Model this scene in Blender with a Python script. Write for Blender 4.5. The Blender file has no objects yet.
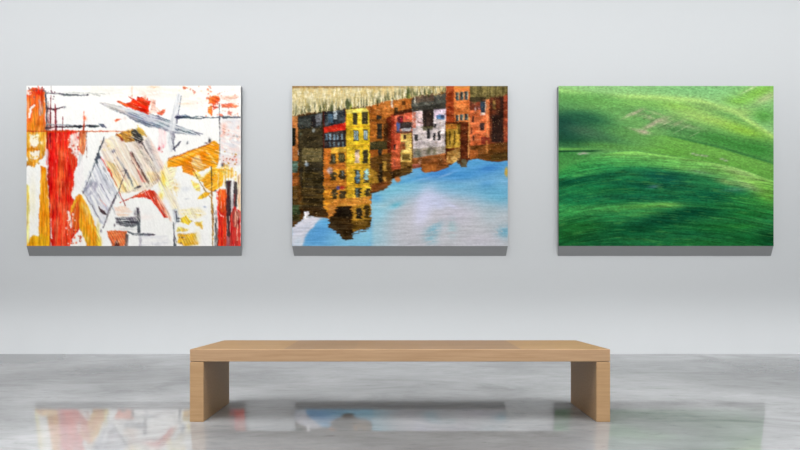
import bpy, bmesh, math, random
import numpy as np

C = bpy.context.scene.collection
random.seed(4)

# ------------------------------------------------------------------ place
F = 660.0            # focal length in pixels of an 800 px wide picture
EYE = 0.794          # eye height, m
HOR = 283.0          # horizon row
DW = 7.38            # camera to picture wall
CD = 0.075            # depth of a canvas block
ROOM_X, ROOM_Y0, ROOM_H = 9.0, -5.0, 4.7

def wx(px, d): return (px - 400.0) * d / F
def wz(py, d): return EYE + (HOR - py) * d / F

# ------------------------------------------------------------------ helpers
def lin(c):
    c = np.clip(np.asarray(c, dtype=np.float64), 0, None)
    return np.where(c <= 0.04045, c / 12.92, ((c + 0.055) / 1.055) ** 2.4)

def L3(r, g, b, k=1.0):
    v = lin(np.array([r, g, b]) / 255.0) * k
    return (float(v[0]), float(v[1]), float(v[2]), 1.0)

def link(name, bm, mats, parent=None):
    me = bpy.data.meshes.new(name)
    bm.to_mesh(me); bm.free()
    o = bpy.data.objects.new(name, me)
    for m in (mats if isinstance(mats, (list, tuple)) else [mats]):
        me.materials.append(m)
    C.objects.link(o)
    if parent: o.parent = parent
    return o

def box(bm, x0, x1, y0, y1, z0, z1):
    v = [bm.verts.new((x, y, z)) for z in (z0, z1) for y in (y0, y1) for x in (x0, x1)]
    for f in ((0, 2, 3, 1), (4, 5, 7, 6), (0, 1, 5, 4), (2, 6, 7, 3), (1, 3, 7, 5), (0, 4, 6, 2)):
        bm.faces.new([v[i] for i in f])

def structure(name, bm, mat):
    o = link(name, bm, mat); o["kind"] = "structure"; return o

def thing(name, label, cat, loc, group=None):
    o = bpy.data.objects.new(name, None); C.objects.link(o)
    o.location = loc; o.empty_display_size = 0.1
    o["label"] = label; o["category"] = cat
    if group: o["group"] = group
    return o

def new_mat(name):
    m = bpy.data.materials.new(name); m.use_nodes = True
    nt = m.node_tree
    return m, nt, nt.nodes["Principled BSDF"]

def N(nt, t, **kw):
    n = nt.nodes.new(t)
    for k, v in kw.items(): setattr(n, k, v)
    return n

# ------------------------------------------------------------------ materials
def mat_wall(name, col):
    m, nt, p = new_mat(name)
    tc = N(nt, "ShaderNodeTexCoord")
    no = N(nt, "ShaderNodeTexNoise"); no.inputs["Scale"].default_value = 60; no.inputs["Detail"].default_value = 4
    nt.links.new(tc.outputs["Object"], no.inputs["Vector"])
    mx = N(nt, "ShaderNodeMix", data_type="RGBA")
    mx.inputs["A"].default_value = tuple(c * 0.99 for c in col[:3]) + (1,)
    mx.inputs["B"].default_value = tuple(c * 1.01 for c in col[:3]) + (1,)
    nt.links.new(no.outputs["Fac"], mx.inputs["Factor"])
    nt.links.new(mx.outputs["Result"], p.inputs["Base Color"])
    bu = N(nt, "ShaderNodeBump"); bu.inputs["Strength"].default_value = 0.03; bu.inputs["Distance"].default_value = 0.002
    nt.links.new(no.outputs["Fac"], bu.inputs["Height"]); nt.links.new(bu.outputs["Normal"], p.inputs["Normal"])
    p.inputs["Roughness"].default_value = 0.9
    p.inputs["Specular IOR Level"].default_value = 0.1
    return m

def mat_floor():
    m, nt, p = new_mat("polished_concrete")
    tc = N(nt, "ShaderNodeTexCoord")
    def noise(scale, det, rough, dist, sx, sy, off):
        mp = N(nt, "ShaderNodeMapping")
        mp.inputs["Scale"].default_value = (sx, sy, 1); mp.inputs["Location"].default_value = (off, off * 0.7, 0)
        nt.links.new(tc.outputs["Object"], mp.inputs["Vector"])
        n = N(nt, "ShaderNodeTexNoise")
        n.inputs["Scale"].default_value = scale; n.inputs["Detail"].default_value = det
        n.inputs["Roughness"].default_value = rough; n.inputs["Distortion"].default_value = dist
        nt.links.new(mp.outputs["Vector"], n.inputs["Vector"]); return n
    def ramp(src, stops):
        r = N(nt, "ShaderNodeValToRGB")
        while len(r.color_ramp.elements) < len(stops): r.color_ramp.elements.new(0.5)
        for e, (p_, v) in zip(r.color_ramp.elements, stops):
            e.position = p_; e.color = (v, v, v, 1)
        nt.links.new(src, r.inputs["Fac"]); return r
    big = ramp(noise(0.55, 3, 0.5, 0.4, 1.0, 1.0, FL_OFF).outputs["Fac"], [(0.32, 0.62), (0.5, 0.92), (0.66, 1.22)])
    mid = ramp(noise(1.5, 10, 0.7, 0.7, 0.8, 1.3, 3.1).outputs["Fac"], [(0.28, 0.66), (0.47, 0.97), (0.72, 1.18)])
    fin = ramp(noise(10, 8, 0.75, 0.2, 0.55, 1.3, 8.3).outputs["Fac"], [(0.27, 0.58), (0.41, 0.97), (0.75, 1.15)])
    a = N(nt, "ShaderNodeMix", data_type="RGBA", blend_type="MULTIPLY"); a.inputs["Factor"].default_value = 1
    b = N(nt, "ShaderNodeMix", data_type="RGBA", blend_type="MULTIPLY"); b.inputs["Factor"].default_value = 1
    c = N(nt, "ShaderNodeMix", data_type="RGBA", blend_type="MULTIPLY"); c.inputs["Factor"].default_value = 1
    nt.links.new(big.outputs["Color"], a.inputs["A"]); nt.links.new(mid.outputs["Color"], a.inputs["B"])
    nt.links.new(a.outputs["Result"], b.inputs["A"]); nt.links.new(fin.outputs["Color"], b.inputs["B"])
    nt.links.new(b.outputs["Result"], c.inputs["A"]); c.inputs["B"].default_value = FL_COL
    nt.links.new(c.outputs["Result"], p.inputs["Base Color"])
    p.inputs["Roughness"].default_value = 0.8
    p.inputs["Specular IOR Level"].default_value = 0.0
    p.inputs["Coat Weight"].default_value = 1.0
    p.inputs["Coat IOR"].default_value = 2.05
    p.inputs["Coat Roughness"].default_value = 0.035
    # made-up tilt of the coat normal, bringing the paintings' reflections into view
    cv = N(nt, "ShaderNodeCombineXYZ")
    t = math.radians(COAT_TILT)
    cv.inputs[0].default_value = 0; cv.inputs[1].default_value = -math.sin(t); cv.inputs[2].default_value = math.cos(t)
    bu = N(nt, "ShaderNodeBump"); bu.inputs["Strength"].default_value = 0.04; bu.inputs["Distance"].default_value = 0.004
    nt.links.new(b.outputs["Result"], bu.inputs["Height"]); nt.links.new(cv.outputs[0], bu.inputs["Normal"])
    nt.links.new(bu.outputs["Normal"], p.inputs["Coat Normal"])
    return m

def mat_wood(name, base, dark, boards=False, axis="X"):
    m, nt, p = new_mat(name)
    tc = N(nt, "ShaderNodeTexCoord")
    mp = N(nt, "ShaderNodeMapping")
    mp.inputs["Scale"].default_value = (1.2, 22, 30) if axis == "X" else (26, 26, 1.2)
    nt.links.new(tc.outputs["Object"], mp.inputs["Vector"])
    n1 = N(nt, "ShaderNodeTexNoise"); n1.inputs["Scale"].default_value = 3.0; n1.inputs["Detail"].default_value = 7
    n1.inputs["Roughness"].default_value = 0.65; n1.inputs["Distortion"].default_value = 0.25
    nt.links.new(mp.outputs["Vector"], n1.inputs["Vector"])
    r = N(nt, "ShaderNodeValToRGB")
    r.color_ramp.elements[0].position = 0.3; r.color_ramp.elements[0].color = dark
    r.color_ramp.elements[1].position = 0.66; r.color_ramp.elements[1].color = base
    nt.links.new(n1.outputs["Fac"], r.inputs["Fac"])
    out = r.outputs["Color"]
    if boards:      # boards of different tone end to end along the seat
        sp = N(nt, "ShaderNodeSeparateXYZ"); nt.links.new(tc.outputs["Object"], sp.inputs[0])
        mr = N(nt, "ShaderNodeMapRange"); mr.inputs["From Min"].default_value = -1.2; mr.inputs["From Max"].default_value = 1.2
        nt.links.new(sp.outputs["X"], mr.inputs["Value"])
        br = N(nt, "ShaderNodeValToRGB"); br.color_ramp.interpolation = "CONSTANT"
        stops = [(0.0, (0.82, 0.80, 0.68, 1)), (0.221, (0.66, 0.66, 0.66, 1)), (0.39, (0.70, 0.69, 0.67, 1)),
                 (0.62, (0.68, 0.67, 0.66, 1)), (0.786, (0.86, 0.83, 0.67, 1))]
        while len(br.color_ramp.elements) < len(stops): br.color_ramp.elements.new(0.5)
        for e, (q, v) in zip(br.color_ramp.elements, stops): e.position = q; e.color = v
        nt.links.new(mr.outputs["Result"], br.inputs["Fac"])
        mx = N(nt, "ShaderNodeMix", data_type="RGBA", blend_type="MULTIPLY"); mx.inputs["Factor"].default_value = 1
        nt.links.new(out, mx.inputs["A"]); nt.links.new(br.outputs["Color"], mx.inputs["B"])
        out = mx.outputs["Result"]
    nt.links.new(out, p.inputs["Base Color"])
    p.inputs["Roughness"].default_value = 0.5
    p.inputs["Specular IOR Level"].default_value = 0.2
    bu = N(nt, "ShaderNodeBump"); bu.inputs["Strength"].default_value = 0.08; bu.inputs["Distance"].default_value = 0.002
    nt.links.new(n1.outputs["Fac"], bu.inputs["Height"]); nt.links.new(bu.outputs["Normal"], p.inputs["Normal"])
    return m

def mat_art(name):
    m, nt, p = new_mat(name)
    at = N(nt, "ShaderNodeVertexColor"); at.layer_name = "paint"
    nt.links.new(at.outputs["Color"], p.inputs["Base Color"])
    p.inputs["Roughness"].default_value = 1.0
    p.inputs["Specular IOR Level"].default_value = 0.0
    tc = N(nt, "ShaderNodeTexCoord")
    no = N(nt, "ShaderNodeTexNoise"); no.inputs["Scale"].default_value = 220
    nt.links.new(tc.outputs["Object"], no.inputs["Vector"])
    bu = N(nt, "ShaderNodeBump"); bu.inputs["Strength"].default_value = 0.05; bu.inputs["Distance"].default_value = 0.001
    nt.links.new(no.outputs["Fac"], bu.inputs["Height"]); nt.links.new(bu.outputs["Normal"], p.inputs["Normal"])
    return m

def mat_plain(name, col, rough=0.6):
    m, nt, p = new_mat(name)
    tc = N(nt, "ShaderNodeTexCoord")
    no = N(nt, "ShaderNodeTexNoise"); no.inputs["Scale"].default_value = 90
    nt.links.new(tc.outputs["Object"], no.inputs["Vector"])
    mx = N(nt, "ShaderNodeMix", data_type="RGBA")
    mx.inputs["A"].default_value = tuple(c * 0.96 for c in col[:3]) + (1,)
    mx.inputs["B"].default_value = tuple(c * 1.04 for c in col[:3]) + (1,)
    nt.links.new(no.outputs["Fac"], mx.inputs["Factor"]); nt.links.new(mx.outputs["Result"], p.inputs["Base Color"])
    p.inputs["Roughness"].default_value = rough; p.inputs["Specular IOR Level"].default_value = 0.2
    return m

# ------------------------------------------------------------------ paint box
def sstep(a, b, x):
    t = np.clip((x - a) / (b - a), 0, 1); return t * t * (3 - 2 * t)

class Art:
    """A picture painted stroke by stroke on a grid of points (positions in painting units)."""
    def __init__(s, x0, x1, y0, y1, res, base, seed):
        s.x0, s.x1, s.y0, s.y1 = x0, x1, y0, y1
        s.nx = int((x1 - x0) * res) + 1; s.ny = int((y1 - y0) * res) + 1
        s.X, s.Y = np.meshgrid(np.linspace(x0, x1, s.nx), np.linspace(y0, y1, s.ny))
        s.img = np.empty((s.ny, s.nx, 3)); s.img[:] = np.array(base) / 255.0
        s.rng = np.random.default_rng(seed)
    def noise(s, su, sv, ang=0.0, octv=2, X=None, Y=None):
        """value noise 0..1, cells su long in direction ang (degrees, downwards) and sv across"""
        X = s.X if X is None else X; Y = s.Y if Y is None else Y
        a = math.radians(ang); ca, sa = math.cos(a), math.sin(a)
        u = (X * ca + Y * sa) / su; v = (-X * sa + Y * ca) / sv
        out = 0; amp = 1; tot = 0
        for k in range(octv):
            g = s.rng.random((64, 64))
            uu = u * 2 ** k + s.rng.random() * 64; vv = v * 2 ** k + s.rng.random() * 64
            iu = np.floor(uu).astype(int); iv = np.floor(vv).astype(int)
            fu = uu - iu; fv = vv - iv
            fu = fu * fu * (3 - 2 * fu); fv = fv * fv * (3 - 2 * fv)
            i0, i1, j0, j1 = iu % 64, (iu + 1) % 64, iv % 64, (iv + 1) % 64
            out = out + amp * ((g[j0, i0] * (1 - fu) + g[j0, i1] * fu) * (1 - fv) + (g[j1, i0] * (1 - fu) + g[j1, i1] * fu) * fv)
            tot += amp; amp *= 0.55
        return out / tot
    def lay(s, m, col, a=1.0):
        c = np.array(col) / 255.0 if not isinstance(col, np.ndarray) else col
        m = (np.clip(m, 0, 1) * a)[..., None]
        s.img = s.img * (1 - m) + c * m
    def colour(s, cols, su, sv, ang, contrast=2.2):
        """mottled mix of a few paints"""
        if isinstance(cols, tuple): return np.array(cols) / 255.0
        out = np.empty_like(s.img); out[:] = np.array(cols[0]) / 255.0
        for c in cols[1:]:
            n = np.clip((s.noise(su, sv, ang, 3) - 0.5) * contrast + 0.5, 0, 1)[..., None]
            out = out * (1 - n) + np.array(c) / 255.0 * n
        return out
    def sd_poly(s, pts, X=None, Y=None):
        X = s.X if X is None else X; Y = s.Y if Y is None else Y
        d = np.full(X.shape, 1e9); inside = np.zeros(X.shape, bool)
        n = len(pts)
        for i in range(n):
            (ax, ay), (bx, by) = pts[i], pts[(i + 1) % n]
            ex, ey = bx - ax, by - ay
            t = np.clip(((X - ax) * ex + (Y - ay) * ey) / (ex * ex + ey * ey + 1e-9), 0, 1)
            d = np.minimum(d, np.hypot(X - ax - t * ex, Y - ay - t * ey))
            if ay != by:
                inside ^= ((ay > Y) != (by > Y)) & (X < ex * (Y - ay) / ey + ax)
        return np.where(inside, d, -d)
    def dryness(s, dry, ang, su, sv):
        if dry <= 0: return 1.0
        return sstep(dry - 0.14, dry + 0.14, s.noise(su, sv, ang, 2))
    def poly(s, pts, col, a=1.0, soft=0.7, rough=1.0, dry=0.0, ang=90, su=12, sv=1.6, rs=3.0, contrast=2.2):
        sd = s.sd_poly(pts)
        if rough: sd = sd + (s.noise(rs * 1.6, rs, ang, 3) - 0.5) * 2 * rough
        s.lay(sstep(-soft, soft, sd) * s.dryness(dry, ang, su, sv), s.colour(col, su, sv, ang, contrast), a)
    def line(s, pts, w, col, a=1.0, soft=0.5, rough=0.4, dry=0.0, rs=2.0):
        ws = w if isinstance(w, (list, tuple)) else [w] * len(pts)
        m = np.full(s.X.shape, -1e9)
        ang = math.degrees(math.atan2(pts[-1][1] - pts[0][1], pts[-1][0] - pts[0][0]))
        for i in range(len(pts) - 1):
            (ax, ay), (bx, by) = pts[i], pts[i + 1]
            ex, ey = bx - ax, by - ay
            t = np.clip(((s.X - ax) * ex + (s.Y - ay) * ey) / (ex * ex + ey * ey + 1e-9), 0, 1)
            m = np.maximum(m, (ws[i] * (1 - t) + ws[i + 1] * t) / 2 - np.hypot(s.X - ax - t * ex, s.Y - ay - t * ey))
        if rough: m = m + (s.noise(rs, rs, 0, 2) - 0.5) * 2 * rough
        s.lay(sstep(-soft, soft, m) * s.dryness(dry, ang, 10, 1.3), s.colour(col, 12, 1.5, ang), a)
    def blob(s, cx, cy, rx, ry, col, a=1.0, ang=0.0, pw=1.0, dry=0.0, dang=None, su=6, sv=1.5):
        t = math.radians(ang); dx, dy = s.X - cx, s.Y - cy
        u = (dx * math.cos(t) + dy * math.sin(t)) / rx; v = (-dx * math.sin(t) + dy * math.cos(t)) / ry
        m = np.exp(-((u * u + v * v) ** pw))
        s.lay(m * s.dryness(dry, ang if dang is None else dang, su, sv), col, a)
    def spots(s, x0, x1, y0, y1, n, r, col, a=1.0):
        for _ in range(n):
            x, y = s.rng.uniform(x0, x1), s.rng.uniform(y0, y1)
            q = r * s.rng.uniform(0.4, 1.2)
            s.blob(x, y, q * s.rng.uniform(0.8, 1.6), q, col, a, s.rng.uniform(0, 180), 1.6)
    def warp(s, ax, ay, su, sv, ang=0):
        """drag the wet paint about a little so that edges turn ragged"""
        px = (s.nx - 1) / (s.x1 - s.x0)
        dx = (s.noise(su, sv, ang, 3) - 0.5) * 2 * ax * px; dy = (s.noise(su, sv, ang, 3) - 0.5) * 2 * ay * px
        jj, ii = np.meshgrid(np.arange(s.nx), np.arange(s.ny))
        u = np.clip(jj + dx, 0, s.nx - 1.001); v = np.clip(ii + dy, 0, s.ny - 1.001)
        iu, iv = u.astype(int), v.astype(int); fu, fv = (u - iu)[..., None], (v - iv)[..., None]
        g = s.img
        s.img = (g[iv, iu] * (1 - fu) + g[iv, iu + 1] * fu) * (1 - fv) + (g[iv + 1, iu] * (1 - fu) + g[iv + 1, iu + 1] * fu) * fv
    def rect(s, x0, y0, x1, y1, col, a=1.0, soft=0.6, rough=0.35, **k):
        s.poly([(x0, y0), (x1, y0), (x1, y1), (x0, y1)], col, a, soft, rough, **k)

def paint_abstract():
    A = Art(26.5, 240.8, 85.7, 246.0, 1.8, (250, 249, 245), 11)
    P, Ln, B, S = A.poly, A.line, A.blob, A.spots
    # thin warm and cool veils on the white ground
    B(150, 92, 60, 5, (243, 232, 214), .6, dry=.45, dang=0, su=14)
    B(110, 90, 30, 4, (238, 236, 226), .7, dry=.4, dang=0)
    B(190, 100, 16, 8, (247, 232, 214), .6, dry=.45, dang=0)
    B(232, 100, 8, 14, (250, 228, 214), .7, dry=.45, dang=0)
    # ---- upper left orange column
    P([(27, 90), (35, 88), (45, 92), (45.5, 131.5), (26, 131.5)], [(238, 104, 42), (232, 70, 40), (240, 132, 40)], soft=.8, rough=1.2, su=9, sv=3)
    B(33, 126, 8, 6, (238, 150, 34), .8); B(42, 128, 5, 5, (226, 120, 36), .6)
    B(29, 93, 3, 2, (250, 246, 240), .9, pw=2); B(28, 108, 1.6, 7, (250, 170, 110), .7)
    Ln([(29.5, 117), (30.5, 109), (35, 104.5)], [2.2, 2.6, 1.2], (250, 244, 236), .95)
    P([(38, 99), (43, 101), (43, 116), (39, 116)], [(196, 160, 158), (130, 110, 130), (236, 196, 176)], .75, dry=.4, su=7, sv=1.2)
    B(39, 92, 4.5, 3.2, (228, 44, 24), .95, pw=1.5); S(30, 45, 87, 95, 14, .8, (216, 50, 26)); S(33, 46, 88, 99, 10, .7, (120, 60, 60))
    Ln([(28, 87), (30, 90)], .8, (90, 70, 70), .8); Ln([(38, 86), (39, 92)], 1, (226, 60, 30))
    # ---- dark verticals and horizontals by the column
    Ln([(45.5, 91), (46.5, 110), (46.5, 132)], [1.8, 1.5, 1.8], [(40, 44, 56), (70, 80, 96)], .95, dry=.25)
    Ln([(48, 103), (48.3, 131)], 1.0, (110, 40, 44), .8)
    Ln([(46, 93.2), (58, 93.6), (66, 95), (88, 95.2)], [.8, 1.3, 2.4, .9], [(52, 58, 66), (96, 104, 106)], .9, dry=.22)
    Ln([(60, 92), (92, 93.4), (110, 94)], [.4, 1.0, .4], (176, 178, 170), .7, dry=.4)
    B(87.5, 95.2, 1.3, .8, (24, 26, 34), .95, pw=2); Ln([(94, 94.5), (100, 95.5)], .9, (130, 130, 126), .7)
    Ln([(46, 108.2), (55, 109.5), (63, 106.8)], [1.6, 2.2, .8], [(44, 50, 62), (96, 60, 66)], .92); B(64.6, 107.4, .9, .8, (40, 44, 54), .9)
    Ln([(50.8, 96), (50.4, 112), (50.2, 127)], [.9, 1.7, 1.9], [(150, 44, 44), (96, 40, 48)], .95); S(47, 56, 90, 102, 12, .6, (96, 66, 70))
    Ln([(51, 86), (51, 92)], .5, (110, 100, 100), .6)
    Ln([(55, 104), (55.5, 114), (56, 131)], [.7, 1.6, 1.8], [(150, 36, 40), (110, 30, 40)], .95)
    Ln([(62.6, 117), (62.6, 133)], [.5, 1.3], (140, 50, 50), .95)
    Ln([(46, 124.6), (62, 125), (78, 126), (98, 125.5)], [1.5, 1.3, 1.4, .8], [(60, 70, 84), (150, 158, 164)], .85, dry=.25)
    Ln([(46, 127.6), (60, 127.2), (76, 126.4)], [2.4, 1.6, 1.2], [(36, 36, 46), (90, 40, 46)], .92, dry=.25)
    Ln([(74, 126), (80, 126.8), (86, 126)], [1.4, 2.6, 1.4], (30, 32, 40), .92, dry=.2); Ln([(87, 126), (92, 126.6), (99, 126.4)], [1.2, 2.8, 1], (28, 30, 40), .92, dry=.15)
    Ln([(99, 124), (103, 125.5), (106, 127.5)], [1, 2.8, .6], [(36, 44, 60), (90, 100, 120)], .92)
    # ---- red field
    P([(45.5, 130.5), (82, 130.5), (80, 140), (74, 150), (78, 163), (74, 172), (76, 184), (71, 196), (80, 206), (81, 226), (74, 236), (76, 247), (51, 247), (49, 200), (47, 165)],
      [(222, 26, 22), (236, 62, 30), (204, 18, 22), (240, 84, 40)], soft=.8, rough=1.8, su=14, sv=3)
    B(61, 175, 4, 14, (244, 112, 50), .6, ang=-8, dry=.4, dang=90); B(62, 155, 6, 5, (244, 110, 66), .7, dry=.35)
    B(60, 188, 3, 10, (244, 140, 84), .55, dry=.45, dang=90); B(53, 162, 4, 26, (216, 16, 22), .7, dry=.3, dang=90)
    P([(56, 200), (74, 202), (76, 247), (54, 247)], [(238, 78, 40), (228, 44, 30), (246, 118, 70)], .8, soft=3, su=9, sv=1.6)
    Ln([(50, 134), (50.6, 148)], [2.2, 1], (120, 24, 30), .9); Ln([(55.5, 132), (55.6, 142)], [1, .5], (130, 24, 30), .8)
    Ln([(46.8, 132), (48.5, 170), (49.6, 215), (50.2, 246)], [1.4, 1.1, .9, 1.6], (130, 40, 26), .85, dry=.25)
    Ln([(51, 219), (51.4, 238)], [.6, 1.4], (252, 236, 226), .95); Ln([(58, 134), (57, 142)], .8, (250, 150, 120), .7)
    # whitened patch at the red field's upper right
    P([(69, 135), (80, 131), (80, 152), (76, 157), (69, 150)], [(244, 214, 206), (238, 160, 140), (252, 246, 240)], .95, soft=1, rough=2.2, dry=.3, su=6, sv=2)
    S(69, 79, 136, 155, 10, .9, (222, 60, 40), .9); S(68, 80, 134, 156, 8, 1.0, (252, 248, 244))
    P([(79.5, 131), (86, 131), (85.4, 150), (82, 156), (79.5, 150)], [(226, 122, 66), (240, 170, 110), (200, 90, 50)], .95, su=8, sv=1.2)
    Ln([(86.4, 131), (86.6, 158)], [.9, .4], (110, 60, 50), .8)
    P([(79, 154), (83, 155), (82, 172), (78.5, 176)], [(190, 186, 192), (140, 136, 148), (240, 236, 232)], .85, soft=1.2, rough=1, dry=.3)
    Ln([(84, 112), (84, 122), (83.4, 133)], [.5, 1.6, 1.3], [(220, 84, 34), (150, 50, 30)], .95); B(85, 118.5, 1.3, 2, (228, 80, 30), .9)
    # ragged white right edge of the red field
    P([(77, 166), (82, 160), (84, 180), (76, 192), (71, 196), (74, 184), (73, 176)], (248, 244, 242), .95, soft=1, rough=2.2)
    # ---- left yellow
    P([(26, 131.5), (45.5, 131.5), (45.8, 152), (42, 158), (34, 165), (26, 166)], [(238, 172, 40), (242, 190, 70), (228, 140, 26)], .97, soft=1, rough=2, dry=.22, su=8, sv=3)
    P([(29, 134), (39, 134.5), (39, 143), (34, 148), (29, 146)], (252, 246, 226), .97, soft=.8, rough=2.0); S(29, 38, 135, 142, 10, .7, (236, 190, 90), .8)
    P([(30, 152), (40, 150), (39, 158), (33, 160), (29, 159)], (252, 248, 238), .92, soft=.8, rough=2); S(28, 40, 156, 168, 22, .9, (240, 184, 70), .9)
    Ln([(27, 150), (32, 148.5), (37, 150.5)], [2.6, 2.4, 1.4], (216, 132, 30), .9)
    P([(41, 166), (46.5, 168), (49.4, 215), (49.8, 247), (39, 247), (39, 215), (40, 190)], [(238, 142, 16), (226, 122, 12), (250, 166, 36)], soft=.8, rough=.9, su=12, sv=2)
    Ln([(46.6, 150), (46.8, 166)], [3, 3.4], (228, 222, 226), .7, dry=.3)
    P([(26, 184), (29, 186), (30, 200), (29.5, 225), (29, 247), (26, 247)], [(244, 214, 90), (232, 190, 50), (248, 232, 150)], .95, soft=1, rough=1)
    P([(27, 247), (30, 238), (33, 234.5), (37, 236.5), (41, 234), (49, 236), (49.8, 247)], [(242, 180, 30), (234, 156, 20)], soft=.8, rough=1)
    B(33, 200, 3, 20, (248, 240, 206), .7)
    Ln([(26, 131.4), (60, 131.2), (98, 131.4), (128, 131.4)], [1.4, 1.1, 1.0, .5], [(214, 90, 26), (190, 70, 26)], .95)
    # ---- yellow legs below the red field
    P([(78.5, 194), (82, 195), (88, 206), (94, 222), (98.5, 235), (99, 247), (86, 247), (83, 238), (79.5, 229), (78, 214), (72, 212), (69.5, 217), (71, 206)],
      [(242, 172, 28), (246, 194, 60), (234, 140, 24)], soft=.7, rough=.8, su=10, sv=2.4, ang=65)
    P([(75, 203), (79, 200), (80, 214), (79, 229), (74, 232), (72, 215)], [(220, 92, 28), (206, 60, 24), (236, 120, 40)], .9, soft=1, rough=1.2)
    P([(80, 229), (86, 244), (86, 247), (70, 247), (74, 236)], (251, 247, 242), soft=.7, rough=1.4)
    S(66, 78, 228, 246, 12, .9, (252, 236, 226), .9); S(68, 82, 236, 247, 16, .8, (222, 84, 40), .9)
    P([(68, 212), (72, 210), (73, 226), (69, 230)], (252, 242, 236), .9, soft=.7, rough=1.8, dry=.45, su=8, sv=1.1); S(67, 76, 210, 228, 8, .8, (252, 238, 228), .9)
    B(86, 210, 2.2, 8, (250, 214, 130), .7, ang=-20)
    # ---- yellow/white at the foot of the grey tent
    B(99, 243, 3, 7, (246, 206, 60), .95, pw=2); B(98, 230, 1.6, 10, (248, 226, 130), .8)
    # ---- long grey stroke
    P([(100, 102.5), (112, 104), (126, 108.5), (150, 114.5), (168, 121), (182, 127), (196, 132), (203, 134.5), (195, 135.5), (180, 134), (166, 130.5), (150, 127.5), (136, 121), (126, 114.5), (110, 109)],
      [(186, 189, 196), (220, 220, 222), (140, 147, 162)], .96, soft=.9, rough=1.3, dry=.2, contrast=3.0, ang=21, su=30, sv=1.5)
    P([(100, 102), (122, 107), (128, 113), (112, 110)], [(226, 216, 204), (200, 192, 186)], .85, soft=1.4, rough=.8, ang=21, su=20, sv=1.2)
    P([(126, 111), (134, 112.5), (148, 119), (164, 125.5), (158, 127.5), (144, 123.5), (132, 117)], [(150, 156, 172), (190, 194, 202), (104, 114, 136)], .85, soft=1.4, rough=1, ang=22, su=22, sv=1.3, dry=.25)
    Ln([(124, 114), (136, 121), (146, 125.5), (152, 127)], [1, 1.8, 2, .6], [(120, 130, 150), (80, 90, 112)], .85, dry=.3)
    Ln([(148, 113.5), (160, 117.2), (172, 121.6)], [.6, 1.2, .7], (72, 84, 108), .85, dry=.3)
    Ln([(160, 123), (176, 129.5), (190, 133), (196, 134.4)], [1, 1.1, 1.4, .5], (70, 80, 100), .9, dry=.2)
    Ln([(172, 124), (186, 129.5), (203, 134)], [.7, .8, .5], (84, 92, 112), .9, dry=.25); Ln([(186, 131.6), (193, 130.8), (200, 135.6)], .7, (60, 66, 84), .85)
    Ln([(100, 103), (118, 109)], [.8, .5], (120, 116, 116), .6, dry=.4)
    Ln([(104, 104.2), (126, 110), (150, 117.4), (176, 126), (196, 133)], [1.2, 2.2, 2.4, 2.2, .5], (228, 228, 230), .75, dry=.3)
    Ln([(138, 120), (152, 125.4), (170, 131.4), (184, 134)], [.8, 1.3, 1.2, .4], (70, 78, 98), .85, dry=.25)
    Ln([(140, 114), (156, 118), (172, 124)], [.6, 1.4, .8], (100, 110, 132), .7, dry=.35)
    Ln([(110, 108), (128, 114.6), (140, 122)], [.8, 1.2, .5], (150, 146, 148), .7, dry=.3)
    # ---- upright pale grey stroke
    P([(177, 93), (181.5, 95), (179.5, 108), (177, 123), (174, 133), (174.5, 150), (170, 152), (167, 140), (170, 124), (173, 108)], [(218, 219, 222), (196, 198, 204), (238, 238, 238)], .9, soft=1, rough=.7, ang=100, su=18, sv=1.4)
    Ln([(181.3, 96), (178.6, 112), (176.8, 123)], [.6, .9, 1.4], (96, 104, 122), .9)
    Ln([(173, 132), (174.6, 137), (172.8, 142), (175, 151)], [1.8, 1.6, 1.0, 1.4], [(110, 116, 130), (70, 76, 92)], .85); P([(170, 131), (174.5, 131), (175, 140), (172, 141)], [(140, 142, 152), (180, 182, 190)], .8, ang=100)
    Ln([(173.5, 149), (177.5, 145), (180.5, 141.4)], [1.4, 1.5, .7], (62, 68, 84), .9); B(187.3, 143, .8, 1.4, (80, 84, 98), .8, ang=20)
    # ---- horizontals right
    P([(177, 114.5), (186, 115), (192, 117), (177, 118)], [(120, 132, 152), (170, 178, 190)], .85, soft=.8, rough=.6, ang=3)
    Ln([(176, 117.4), (190, 117.6), (200, 118.8), (206, 117.3), (213, 118), (220, 116.8)], [2.4, 1.6, .8, 1.0, .8, 1.0], (34, 46, 66), .95)
    Ln([(190, 117.4), (200, 116.2), (208, 118)], .6, (70, 84, 104), .85)
    Ln([(220.5, 116.4), (224, 117.2), (232, 117.4), (240, 117)], [1.2, 3, 1.6, 1.6], [(48, 52, 66), (100, 104, 116)], .93)
    B(230, 121, 6, 1.6, (190, 192, 200), .7, dry=.4, dang=0)
    Ln([(219.3, 104), (219.7, 128), (219.8, 158)], [.8, .8, .6], (80, 76, 82), .85, dry=.15); Ln([(219.6, 118), (219.6, 127)], 1.3, (50, 54, 66), .8)
    # ---- red splash
    P([(117, 101.6), (120, 101), (126, 104), (130, 102), (133, 99.5), (129, 97), (135, 99.5), (137, 100.5), (137, 96), (140, 98), (142, 97), (146, 100.5), (148, 97), (147.5, 101), (151, 101), (149, 107), (148.5, 114.2), (143, 112.5), (136, 110), (126, 107)],
      [(232, 46, 20), (242, 84, 28), (216, 34, 18)], soft=.6, rough=.8, ang=20, su=5, sv=1.8)
    Ln([(118, 102), (124, 105.6)], [1.2, .8], (150, 70, 50), .7); Ln([(119, 101.6), (126, 105)], [.9, 1.2], (240, 120, 50), .8)
    B(145, 98, 1.6, 2.4, (244, 110, 40), .6); S(128, 140, 96, 100, 4, .7, (150, 30, 30))
    P([(149, 100), (156, 100), (157, 112), (149, 114)], [(244, 190, 170), (238, 140, 116), (250, 226, 212)], .85, soft=1.6, rough=1.6, dry=.35)
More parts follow.
